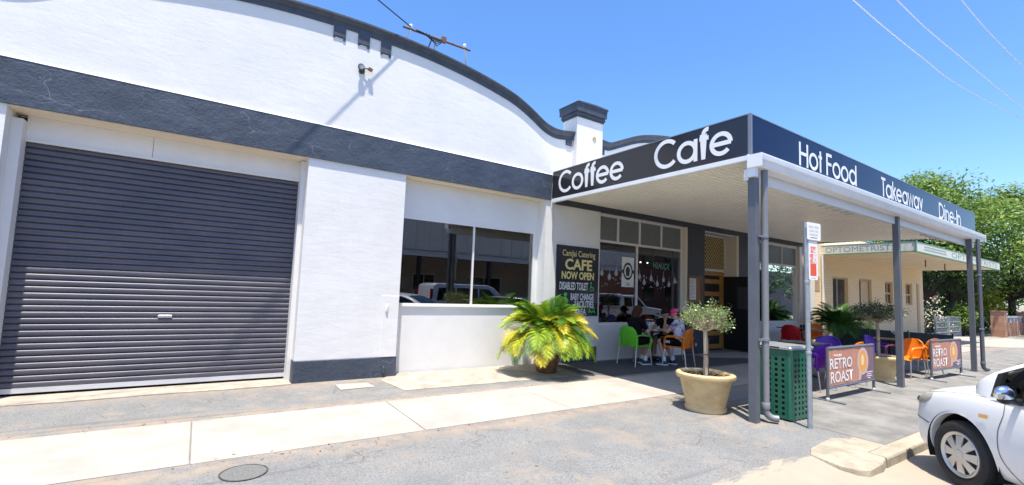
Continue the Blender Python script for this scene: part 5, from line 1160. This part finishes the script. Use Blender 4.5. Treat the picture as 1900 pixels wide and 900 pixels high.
def make_car(pm, label, loc, ang, group=None):
    car = thing('parked_car', label, 'car', loc, ang, group)
    def sec(s):
        x, w_, zs, zb, zh, zt = s
        h = [(w_*.80, zs), (w_*.94, zs+.04), (w_*.985, zb-.12), (w_*1.0, zb), (w_*.985, zb+(zh-zb)*.55), (w_*.945, zh-.012), (w_*.90, zh+.02), (w_*.74, zh+(zt-zh)*.62), (w_*.40, zt-.012), (0, zt)]
        return [(x, y, z) for y, z in h]+[(x, -y, z) for y, z in h[-2::-1]]
    o = loft(ST, sec, 0).build('body', [pm, WELL], car)
    md = o.modifiers.new('s', 'SUBSURF'); md.levels = 3; bake(o); cut_arches(o.data)
    for x in (1.29, -1.31):
        for s in (-1, 1):
            lm = MB(); n = 24; lm.add([(x+.385*cos(pi*(-.12+1.24*i/n)), s*y_, .325+.385*sin(pi*(-.12+1.24*i/n))) for i in range(n+1) for y_ in (.845, .50)]+[(x, s*.50, .2)], [(2*i, 2*i+2, 2*i+3, 2*i+1) for i in range(n)]+[(2*i+1, 2*i+3, 2*n+2) for i in range(n)]); lm.build('arch_liner', WELL, car)
    smooth_angle(o.data, 38)
    dgm = o.data; bv = BVHTree.FromPolygons([v.co for v in dgm.vertices], [p.vertices for p in dgm.polygons])
    def onbody(x, z, s=1, lift=.004):
        h = bv.ray_cast(Vector((x, s*2.0, z)), Vector((0, -s, 0)))
        return h[0]+h[1]*lift if h[0] else Vector((x, s*.87, z))
    def seam(pts, s, wd=.006, name='panel_gap', m=WELL, par=None):
        mb = MB(); P = [onbody(x, z, s) for x, z in pts]; n = len(P); vs = []
        for i in range(n):
            d = P[min(i+1, n-1)]-P[max(i-1, 0)]; d.normalize(); q = Vector((0, s, 0)).cross(d).normalized()*wd/2; vs += [P[i]+q, P[i]-q]
        mb.add(vs, [(2*i, 2*i+2, 2*i+3, 2*i+1) for i in range(n-1)]); return mb.build(name, m, par or car)
    def curve(pts, n=8):
        P = [Vector(p) for p in pts]; out = []
        for i in range(len(P)-1):
            q0, q1, q2, q3 = [P[max(0, min(len(P)-1, i+k))] for k in (-1, 0, 1, 2)]
            for j in range(n): tt = j/n; out.append(.5*((2*q1)+(q2-q0)*tt+(2*q0-5*q1+4*q2-q3)*tt*tt+(3*q1-q0-3*q2+q3)*tt**3))
        return [tuple(p) for p in out]+[pts[-1]]
    # greenhouse
    BY, RY = .80, .60; gs = [(1.10, .93, .76), (.98, .965, .785)]
    def gsec(x, zb, zr, wb, wr): return [(x, wb, zb), (x, wb*.99, zb+.02), (x, wr+.015, zr-.05), (x, wr-.03, zr-.008), (x, wr*.5, zr+.012), (x, 0, zr+.018), (x, -wr*.5, zr+.012), (x, -wr+.03, zr-.008), (x, -wr-.015, zr-.05), (x, -wb*.99, zb+.02), (x, -wb, zb)]
    stg = [(1.34, .80, .965, .74, .72), (1.14, .86, 1.12, .81, .745), (.82, .925, 1.29, .82, .68), (.48, .93, 1.42, .82, .625), (.12, .93, 1.465, .82, .605), (-.45, .94, 1.485, .82, .60), (-1.0, .95, 1.465, .82, .595), (-1.45, .96, 1.40, .81, .59), (-1.72, .96, 1.28, .79, .62), (-1.90, .96, 1.10, .77, .68), (-1.98, .95, 1.0, .74, .70)]
    mb = MB(); rows = [gsec(*s) for s in stg]; k = len(rows[0])
    mb.add([p for r_ in rows for p in r_], [(i*k+j, i*k+j+1, (i+1)*k+j+1, (i+1)*k+j) for i in range(len(rows)-1) for j in range(k-1)]+[tuple(range(k)), tuple((len(rows)-1)*k+j for j in range(k))])
    gh = mb.build('cabin', pm, car); md = gh.modifiers.new('s', 'SUBSURF'); md.levels = 2; bake(gh); smooth_angle(gh.data, 50)
    gb = BVHTree.FromPolygons([v.co for v in gh.data.vertices], [p.vertices for p in gh.data.polygons])
    def oncab(x, z, s, lift):
        h = gb.ray_cast(Vector((x, s*2.0, z)), Vector((0, -s, 0))); return h[0]+h[1]*lift if h[0] else Vector((x, s*.75, z))
    def zr(x):
        for a, b_ in zip(stg, stg[1:]):
            if b_[0] <= x <= a[0]: t = (a[0]-x)/(a[0]-b_[0]); return a[2]+(b_[2]-a[2])*t
        return 1.0
    def sidewin(x0, x1, s, name, lift, m, margin=.085, low=.0):
        mb = MB(); n = 9; vs = []
        for i in range(n):
            x = x0+(x1-x0)*i/(n-1); zt_ = zr(x)-margin; zb_ = min(.955+(.98-.955)*0+low+.012*(-x), zt_-.005)
            for j in range(5): vs.append(oncab(x, zb_+(zt_-zb_)*j/4, s, lift))
        mb.add(vs, [(i*5+j, (i+1)*5+j, (i+1)*5+j+1, i*5+j+1) for i in range(n-1) for j in range(4)]); return mb.build(name, m, car, smooth=60)
    for s in (-1, 1):
        sidewin(1.00, -1.62, s, 'window_trim', .004, BLACK, .070, -.018)
        sidewin(.94, .66, s, 'quarter_window', .008, CARGLASS, .098); sidewin(.60, -.38, s, 'door_window', .008, CARGLASS, .090); sidewin(-.47, -1.20, s, 'door_window', .008, CARGLASS, .090); sidewin(-1.26, -1.50, s, 'quarter_window', .008, CARGLASS, .10)
    # front and rear screens hug the cabin from above
    def screen(x0, x1, wf, name):
        mb = MB(); n = 9; vs = []
        for i in range(n):
            x = x0+(x1-x0)*i/(n-1)
            for j in range(11):
                y = (2*j/10-1)*wf(i/(n-1)); h = gb.ray_cast(Vector((x, y, 3)), Vector((0, 0, -1))); vs.append((h[0]+h[1]*.006) if h[0] else Vector((x, y, zr(x))))
        mb.add(vs, [(i*11+j, (i+1)*11+j, (i+1)*11+j+1, i*11+j+1) for i in range(n-1) for j in range(10)]); return mb.build(name, CARGLASS, car, smooth=60)
    screen(1.16, .52, lambda t: .56-.05*t, 'windscreen'); screen(-1.50, -1.92, lambda t: .54+.08*t, 'rear_window')
    for s in (-1, 1):
        seam(curve([(.86, .93), (.84, .80), (.88, .62), (.86, .42), (.74, .27), (.66, .235)]), s); seam([(.66, .235), (.2, .225), (-.4, .225)], s); seam(curve([(-.42, .95), (-.43, .6), (-.42, .23)]), s); seam(curve([(-1.28, .97), (-1.15, .80), (-.95, .62), (-.90, .40), (-.86, .24)]), s)
        seam(curve([(2.04, .575), (1.90, .535), (1.72, .515), (1.66, .505)]), s, .008); seam(curve([(1.78, .80), (1.5, .855), (1.2, .89), (1.02, .90)]), s, .005)
        d_ = [onbody(x, z, s, .02) for x, z in ((.02, .79), (-.08, .795), (-.2, .79))]; mb = MB(); mb.tube(d_, .016, 6); mb.build('door_handle', pm, car, smooth=50)
        # headlamp: lens patch wrapped on the corner
        mb = MB(); n = 9; vs = []
        for i in range(n):
            t = i/(n-1); x = 2.03-.36*t; zlo = .625+.085*t; zhi = .715+.13*t-.03*t*t
            if t > .8: zlo += (t-.8)*.25
            for j in range(5): vs.append(onbody(x, zlo+(zhi-zlo)*j/4, s, .012 if 0 < j < 4 and 0 < i < n-1 else .003))
        mb.add(vs, [(i*5+j, (i+1)*5+j, (i+1)*5+j+1, i*5+j+1) for i in range(n-1) for j in range(4)]); hl = mb.build('headlight', LAMP, car, smooth=60)
        c = onbody(1.90, .70, s, .0); mb = MB(); mb.ball(c, .04, .02, .04); mb.build('lamp_bulb', CHROME, hl, smooth=60)
        mb = MB(); 
        for x, z in ((1.02, .735),): q = [onbody(a, b_, s, .008) for a, b_ in ((x+.045, z-.018), (x-.045, z-.014), (x-.045, z+.018), (x+.045, z+.014))]; mb.add(q, [(0, 1, 2, 3)])
        mb.build('side_repeater', INDIC, car)
        mb = MB(); vs = [onbody(x, z, s, .006) for x, z in ((-1.80, .72), (-2.0, .70), (-2.0, .90), (-1.72, .96))]; mb.add(vs, [(0, 1, 2, 3)]); mb.build('tail_light', LAMPR, car)
        mi = MB(); c = Vector((.70, s*.955, 1.0)); mi.ball(c, .050, .088, .066, 16, 10); m_ = mi.build('door_mirror', CHROME if s > 0 else pm, car, smooth=60)
        mb = MB(); mb.tube([(.73, s*.80, .93), (.71, s*.87, .935), (.70, s*.93, .95)], [.034, .028, .03], 8); mb.ball((.70, s*.945, .952), .042, .07, .04, 12, 8); mb.build('mirror_foot', BLACK, m_, smooth=60)
        for x in (1.29, -1.31): wheel(car, x, s*.765, .31, s)
    mb = MB(); mb.obox((2.085, 0, .33), (1, 0, 0), (0, 1, 0), (0, 0, 1), .05, .42, .05); mb.build('lower_grille', BLACK, car)
    mb = MB(); mb.obox((2.09, 0, .585), (1, 0, .3), (0, 1, 0), (0, 0, 1), .045, .30, .022); mb.build('grille', BLACK, car)
    mb = MB(); mb.obox((2.135, 0, .44), (1, 0, 0), (0, 1, 0), (0, 0, 1), .008, .19, .055); mb.build('number_plate', mat('plain_plate', (.75, .75, .70), .5), car)
    mb = MB(); mb.box(-1.7, 1.7, -.5, .5, .17, .24); mb.build('underbody', WELL, car)
    mb = MB(); mb.box(-.9, .35, -.62, .62, .3, .62); 
    for y in (-.36, .36): mb.box(-.28, -.16, y-.22, y+.22, .6, 1.15); mb.box(-.26, -.2, y-.1, y+.1, 1.15, 1.32)
    mb.box(.45, .75, -.70, .70, .5, .93); mb.build('interior', mat('car_interior', (.03, .03, .032), .8), car)
    return car
CA = radians(52)
CARP = Vector((6.265, -6.28, -.215))-Vector((1.29*cos(CA)-.765*sin(CA), 1.29*sin(CA)+.765*cos(CA), 0))
car = make_car(WPAINT, 'white hatchback angle parked with its nose at the kerb, nearest the camera', CARP, CA)
dark = copy_tree(car); dark['label'] = 'dark hatchback in the next parking bay, only its roof showing behind the white hatchback'; DM = {}
for ch in list(dark.children):
    if ch.type == 'MESH' and any(m_ == WPAINT for m_ in ch.data.materials):
        me = ch.data.copy(); 
        for i, m_ in enumerate(me.materials):
            if m_ == WPAINT: me.materials[i] = DPAINT
        ch.data = me
dark.location = CARP+Vector((4.9, .10, 0))
# simple bodied vehicles of the street behind the camera, seen in the shop windows
def tall_vehicle(name, label, loc, ang, prof, wd, wins, axles, pm, tumble=.10, R_=.33):
    v = thing(name, label, 'van' if name == 'parked_van' else 'utility truck', loc, ang); mb = MB(); hw = wd/2; zt = max(p[1] for p in prof); zb = .9
    P = lambda x, z, s: (x, s*(hw-(tumble*max(0, z-zb)/(zt-zb)) - (.04 if z < .4 else 0)), z)
    n = len(prof); mb.add([P(x, z, 1) for x, z in prof]+[P(x, z, -1) for x, z in prof], [tuple(range(n)), tuple(range(n, 2*n))]+[(i, (i+1) % n, n+(i+1) % n, n+i) for i in range(n)])
    o = mb.build('body', pm, v); md = o.modifiers.new('b', 'BEVEL'); md.width = .05; md.segments = 3; md.limit_method = 'ANGLE'; md.angle_limit = radians(25); bake(o); smooth_angle(o.data, 50)
    for w_ in wins:
        for s in (-1, 1):
            q = MB(); q.add([tuple(Vector(P(x, z, s))+Vector((0, s*.006, 0))) for x, z in w_], [tuple(range(len(w_)))]); q.build('side_window', BLACKGLASS, v)
    for x in axles:
        for s in (-1, 1):
            mb = MB(); mb.lathe([(R_+.06, s*(hw-.03)), (R_+.06, s*(hw+.004))], (x, 0, R_), 24, 'y'); mb.build('wheel_arch', WELL, v); wheel(v, x, s*(hw-.09), R_, s)
    return v, P
BLACKGLASS = mat('dark_vehicle_glass', (.012, .014, .016), .06, spec=.7)
VP = [(-2.45, .35), (-2.52, .75), (-2.48, 1.0), (-2.36, 1.82), (-2.15, 1.92), (.55, 1.90), (.95, 1.78), (1.62, 1.15), (2.30, .95), (2.48, .70), (2.45, .32)]
van, P = tall_vehicle('parked_van', 'long silver people mover parked across the street', (11.4, -12.6, -.2), 0, VP, 1.9, [[(-2.2, 1.12), (-2.1, 1.70), (-1.25, 1.72), (-1.2, 1.12)], [(-1.12, 1.12), (-1.15, 1.72), (-.02, 1.72), (-.0, 1.12)], [(.08, 1.12), (.08, 1.72), (.62, 1.70), (1.35, 1.12)]], (1.55, -1.55), SPAINT)
mb = MB(); mb.add([(1.02, -.78, 1.73), (1.02, .78, 1.73), (1.60, .86, 1.18), (1.60, -.86, 1.18)], [(0, 1, 2, 3)]); 
for i_v in range(4): pass
o = mb.build('windscreen', BLACKGLASS, van); o.location = (.02, 0, .02)
mb = MB()
for s in (-1, 1): mb.box(-2.50, -2.40, s*.86-.05, s*.86+.05, 1.05, 1.65)
mb.build('tail_lights', LAMPR, van)
UP = [(-2.5, .45), (-2.52, 1.0), (-2.45, 1.62), (-2.3, 1.72), (-.75, 1.74), (-.68, 1.68), (.45, 1.70), (1.15, 1.12), (2.35, 1.0), (2.5, .75), (2.48, .42)]
ute, P = tall_vehicle('parked_ute', 'white utility truck with a canopy parked across the street', (18.4, -9.2, -.2), 0, UP, 1.82, [[(-2.2, 1.15), (-2.15, 1.55), (-.95, 1.57), (-.9, 1.15)], [(-.55, 1.12), (-.55, 1.58), (.0, 1.58), (.02, 1.12)], [(.08, 1.12), (.08, 1.58), (.45, 1.57), (.95, 1.12)]], (1.55, -1.5), WPAINT)
mb = MB(); mb.box(-2.5, -.75, -.915, .915, 1.02, 1.05); mb.build('tray_trim', BLACK, ute)
for loc, a, lb in (((4.9, -11.6, -.2), 0, 'white hatchback parked across the street behind the silver people mover'), ((17.8, -13.4, -.2), 0, 'white hatchback parked across the street ahead of the silver people mover'), ((27.5, -10.2, -.2), 0, 'white hatchback parked across the street beyond the white utility truck')):
    c2 = copy_tree(car); c2.location = loc; c2.rotation_euler = (0, 0, radians(a)); c2['label'] = lb; c2['group'] = 'cars parked across the street'
# ------------------------------------------------------------------ building across the street
ob = thing('shop_row', 'beige shop row with a tall ribbed awning fascia across the street', 'building', (14, -24, -.1)); GREYP = mat('grey_ribbed_panel', (.62, .57, .52), .6, var=.05); BEIGE = mat('beige_facade', (.55, .44, .33), .8, var=.1, scale=1)
def bb(name, m, *a): mb = MB(); mb.box(*a); return part(mb, name, m, ob)
bb('wall', BEIGE, -20, 30, -24.6, -24.3, -.2, 4.1); bb('upper_wall', BEIGE, -20, 30, -24.6, -24.31, 4.101, 6.4); bb('awning_roof', RAIL, -20, 29.8, -24.29, -18.5, 3.72, 3.78)
p0 = bb('fascia_panel', GREYP, -20, -19.15, -18.6, -18.5, 3.55, 5.7)
for i in range(1, 57): inst(p0.data, 'fascia_panel', ob, (.88*i, 0, 0))
bb('fascia_beam', RAIL, -20, 30, -18.62, -18.5, 3.40, 3.54); bb('fascia_beam', RAIL, -20, 30, -18.62, -18.5, 5.71, 5.80)
for i in range(9): x = -14+5.0*i; bb('post', BLACK, x, x+.22, -18.7, -18.5, -.2, 3.39)
for x, w_, z0, z1 in ((0, 2.4, .6, 2.6), (7, 3.0, 0, 2.7), (13, 1.8, 1.2, 2.5), (17.5, 3.2, .5, 2.5), (24, 2.2, .9, 2.5), (-9, 3, .5, 2.6)):
    f_ = bb('window', FRAMEW, x, x+w_, -24.29, -24.25, z0, z1); q = MB(); q.box(x+.08, x+w_/2-.04, -24.245, -24.24, z0+.08, z1-.08); q.box(x+w_/2+.04, x+w_-.08, -24.245, -24.24, z0+.08, z1-.08); part(q, 'pane', BLACKGLASS, f_)
bc = thing('corner_building', 'shade-toned two storey building at the far end of the street across the road', 'building', (40, -24, -.1))
mb = MB(); mb.box(32, 48, -30, -20, -.2, 6.5); part(mb, 'wall', mat('shade_dark_wall', (.13, .055, .04), .9, var=.2, scale=6), bc); mb = MB(); mb.box(31.8, 48.2, -30.2, -19.8, 6.5, 6.9); part(mb, 'cornice', TANF, bc)  # wall colour darkened to stand in for shade under an awning
mb = MB(); mb.box(48.3, 130, -27, -21, -.2, 5.0); tag(mb.build('long_terrace', mat('grey_brick_terrace', (.20, .18, .165), .9, var=.2, scale=2), origin=(90, -24, -.1)), 'grey terrace continuing down the far side of the street', 'building')
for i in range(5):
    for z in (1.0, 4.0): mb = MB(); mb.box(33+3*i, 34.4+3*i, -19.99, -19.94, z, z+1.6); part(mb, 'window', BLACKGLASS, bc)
# ------------------------------------------------------------------ far end of the street
RAILW = mat('white_rail_paint', (.75, .76, .78), .4)
def brick_pier(par, x, y, h, w_=.36):
    mb = MB(); mb.box(x-w_/2, x+w_/2, y-w_/2, y+w_/2, gz(x, y)-.1, h); mb.box(x-w_/2-.03, x+w_/2+.03, y-w_/2-.03, y+w_/2+.03, h+.001, h+.07); return part(mb, 'pier', RBRICK, par)
bf = thing('brick_fence', 'low orange brick fence with a white rail between brick piers at the far end', 'fence', (40, -1.2, 0))
mb = MB(); mb.box(37.4, 42.5, -1.30, -1.08, -.2, .74); part(mb, 'wall', RBRICK, bf)
for x, h in ((36.9, 1.35), (42.8, 1.3), (44.6, 1.35)): brick_pier(bf, x, -1.2, h, .55 if x < 37 else .42)
mb = MB(); mb.box(37.2, 42.55, -1.25, -1.13, 1.02, 1.12); part(mb, 'rail', RAILW, bf)
for i in range(6):
    mb = MB(); mb.box(37.9+i*.85, 38.02+i*.85, -1.24, -1.14, .741, 1.019); part(mb, 'baluster', RAILW, bf)
mb = MB(); mb.box(43.1, 44.3, -1.22, -1.18, .05, 1.15); part(mb, 'gate', RAILW, bf)
wf = thing('wire_fence', 'low wire and post fence in front of the white rose bush', 'fence', (31.5, -.35, 0))
for x in (29.6, 31.6, 33.6): mb = MB(); mb.box(x-.04, x+.04, -.36, -.28, -.1, 1.05); part(mb, 'post', GALV, wf)
for z in (.25, .5, .75, 1.0): mb = MB(); mb.tube([(29.6, -.31, z), (33.6, -.31, z)], .018, 5); part(mb, 'rail', GALV, wf)
mb = MB()
for i in range(38): mb.tube([(29.7+i*.1, -.31, .05), (29.7+i*.1, -.31, 1.0)], .006, 3)
o = part(mb, 'mesh_wire', GALV, wf); o['kind'] = 'stuff'
pf = thing('paling_fence', 'pale grey paling fence under the trees', 'fence', (41, 2.2, 0))
for i in range(34): mb = MB(); mb.box(36+i*.3, 36.27+i*.3, 2.2, 2.23, -.1, 1.75); part(mb, 'paling', mat('pale_paling', (.55, .57, .60), .8, var=.1), pf)
hs = thing('far_house', 'red roofed brick house half hidden behind the far trees', 'house', (52, 10, 0))
mb = MB(); mb.box(44, 60, 7, 15, -.2, 3.4); part(mb, 'wall', RBRICK, hs)
mb = MB(); mb.add([(43.4, 6.4, 3.4), (60.6, 6.4, 3.4), (60.6, 15.6, 3.4), (43.4, 15.6, 3.4), (47, 11, 6.4), (57, 11, 6.4)], [(0, 1, 5, 4), (2, 3, 4, 5), (1, 2, 5), (3, 0, 4), (0, 3, 2, 1)]); part(mb, 'roof', mat('terracotta_tile', (.38, .12, .07), .8, var=.2, scale=5), hs)
for x in (46, 50, 55): mb = MB(); mb.box(x, x+1.4, 6.95, 6.999, 1.0, 2.4); part(mb, 'window', BLACKGLASS, hs)
# concrete driveway beyond the verandah
flat_slab('far_driveway', [(24.5, -.3), (36, -.6), (36, -4.3), (30.5, -4.3), (24.5, -1.4)], CONC, .007)
def crown(mb, clumps, n, leaf, rr, flat=.75):
    for (c, rad) in clumps:
        for _ in range(n):
            d = Vector((rr.gauss(0, 1), rr.gauss(0, 1), rr.gauss(0, 1))).normalized(); r_ = rad*(rr.random()**.45); p = Vector(c)+Vector((d.x*r_, d.y*r_, d.z*r_*flat))
            nn = (d*.5+Vector((rr.gauss(0, .6), rr.gauss(0, .6), .5+rr.random()))).normalized(); a = nn.orthogonal().normalized(); a.rotate(Matrix.Rotation(rr.uniform(0, 6.28), 3, nn)); b = nn.cross(a); s_ = leaf*rr.uniform(.6, 1.25)
            mb.add([p-a*s_, p+b*s_*.42-a*s_*.1, p+a*s_*1.0-nn*s_*.25, p-b*s_*.42-a*s_*.1], [(0, 1, 2, 3)])
def tree(label, x, y, h, r_, lm, seed, trunk_r=.22, nl=26, clumps=34, leaf=.16, low=.35, lean=(0, 0), grp='street trees at the far end', name='leafy_tree'):
    t = thing(name, label, 'tree', (x, y, gz(x, y)), 0, grp); rr = random.Random(seed); tw = MB(); top = Vector((lean[0], lean[1], h*.62)); fork = Vector((lean[0]*.4, lean[1]*.4, h*low*.75))
    tw.tube([(0, 0, -.2), (fork.x*.4, fork.y*.4, fork.z*.5), fork], [trunk_r*1.25, trunk_r, trunk_r*.85], 9); cl = []
    for i in range(clumps):
        a = i*2.4+rr.uniform(-.4, .4); k = (i+.5)/clumps; zz = h*(low+(1-low)*k); prof_ = sin(pi*min(1, max(.0, (k*.86+.14))))**.65; rad = r_*prof_*(.45+.6*rr.random()); c = Vector((lean[0]+rad*cos(a), lean[1]+rad*sin(a), zz*.97))
        cl.append((c, r_*rr.uniform(.20, .36))); m_ = fork.lerp(c, .5)+Vector((rr.gauss(0, .2), rr.gauss(0, .2), .25)); tw.tube([fork, m_, c], [trunk_r*.30, trunk_r*.13, .012], 5)
    tw.build('trunk', mat('dark_bark', (.06, .045, .035), .9, var=.3, scale=6, bump=.4), t, smooth=60)
    mb = MB(); crown(mb, cl, nl, leaf, rr); mb.build('crown', lm, t); return t
LG = leafy('bright_green_leaf', (.06, .14, .02), (.165, .27, .045), .5, .38, (.28, .36, .07)); LD = leafy('deep_green_leaf', (.020, .060, .014), (.055, .12, .025), .5, .25); LY = leafy('yellow_green_leaf', (.20, .28, .03), (.40, .42, .05), .5, .35)
tree('wide bright green tree rising behind the far end of the navy fascia', 37.5, 2.0, 9.6, 4.6, LG, 1, .24, 250, 78, .135, .34)
tree('bright green tree at the right edge above the brick fence', 44.0, -.6, 9.3, 4.4, LG, 2, .20, 250, 74, .14, .30)
tree('tall green tree behind the others at the far right', 50.0, -3.5, 9.6, 5.0, LG, 8, .22, 150, 56, .15, .25)
tree('dark leaning tree just past the cream shop', 35.0, 1.4, 6.4, 2.6, LD, 3, .18, 130, 38, .10, .40, (-.3, 0))
tree('dark tree with a forked trunk under the shop awning', 36.2, .6, 5.6, 2.3, LD, 4, .15, 120, 34, .10, .42, (.5, .0))
tree('green street tree across the road opposite the optometrist', 44, -15.5, 6.5, 2.6, LD, 13, .18, 70, 26, .16, .35, grp='trees across the road')
tree('second green street tree across the road beyond the utility truck', 58, -17.5, 7.0, 3.0, LD, 14, .2, 70, 26, .18, .3, grp='trees across the road')
def bush(label, x, y, h, r_, lm, seed, leaf=.09, n=90, cl=16, extra=None, name='garden_bush'):
    t = thing(name, label, 'bush', (x, y, gz(x, y)), 0, 'garden bushes at the far end'); rr = random.Random(seed); c = []
    for i in range(cl): a = i*2.4; k = (i+.5)/cl; rd = r_*(.25+.6*rr.random())*(1-.5*k); c.append((Vector((rd*cos(a), rd*sin(a), h*(.22+.62*k))), r_*rr.uniform(.28, .42)))
    tw = MB()
    for q, _ in c: tw.tube([(0, 0, -.05), q*.5, q], [.03, .02, .008], 4)
    tw.build('stems', MATS['dark_bark'], t); mb = MB(); crown(mb, c, n, leaf, rr, .9); mb.build('foliage', lm, t)
    if extra:
        mb = MB()
        for q, rad in c:
            for _ in range(16):
                d = Vector((rr.gauss(0, 1), rr.gauss(0, 1)-.6, rr.gauss(0, 1)+.4)).normalized(); mb.ball(q+d*rad, rr.uniform(.018, .040), n=6, m=4)
        mb.build('blossoms', extra, t)
    return t
bush('white flowering rose bush behind the low wire fence', 30.6, .55, 1.75, 1.2, LD, 5, .06, 80, 16, mat('cream_petals', (.75, .66, .52), .7))
bush('glossy lime green bush beside the wire fence', 34.0, -.35, 1.8, .85, LG, 6, .08, 110, 15)
bush('dark low shrub under the trees', 35.6, -.2, 1.5, 1.1, LD, 7, .08, 90, 15)
bush('yellow green shrub above the brick fence', 40.5, .2, 3.3, 1.9, LY, 8, .11, 120, 18)
bush('tall yellow green shrub behind the brick fence gate', 44.2, .6, 3.0, 1.9, LY, 9, .11, 120, 18)
bush('dark green shrub behind the brick fence', 38.4, 1.1, 2.8, 1.5, LG, 10, .10, 110, 18)
mb = MB(); rr = random.Random(21); crown(mb, [(Vector((70+rr.uniform(-10, 40), rr.uniform(-9, 60), 2.5+rr.random()*4)), 4.5) for _ in range(60)], 160, .5, rr)
o = mb.build('distant_trees', LD, origin=(85, 15, 0)); tag(o, 'dark band of distant trees closing the view at the end of the street', 'trees'); o['kind'] = 'stuff'
# fallen leaves and grit on the ground
mb = MB(); rr = random.Random(33)
for i in range(420):
    x = rr.uniform(-2.5, 7.5); y = rr.choice((rr.uniform(-1.45, -.05), rr.uniform(-4.9, -2.9), -1.47+rr.gauss(0, .05), -2.86+rr.gauss(0, .05))); z = gz(x, y)+.006
    if -2.8 < y < -1.5: z += .012
    a = rr.uniform(0, 6.3); s_ = rr.uniform(.006, .022); d = Vector((cos(a), sin(a), rr.uniform(-.2, .4))); e = Vector((-sin(a), cos(a), rr.uniform(-.2, .3)))
    p = Vector((x, y, z+.004)); mb.add([p-d*s_, p+e*s_*.5, p+d*s_, p-e*s_*.45], [(0, 1, 2, 3)])
o = mb.build('fallen_leaves', mat('dry_leaf', (.26, .16, .08), .8, var=.5, scale=9)); tag(o, 'small dry leaves scattered over the footpath and driveway', 'leaves'); o['kind'] = 'stuff'
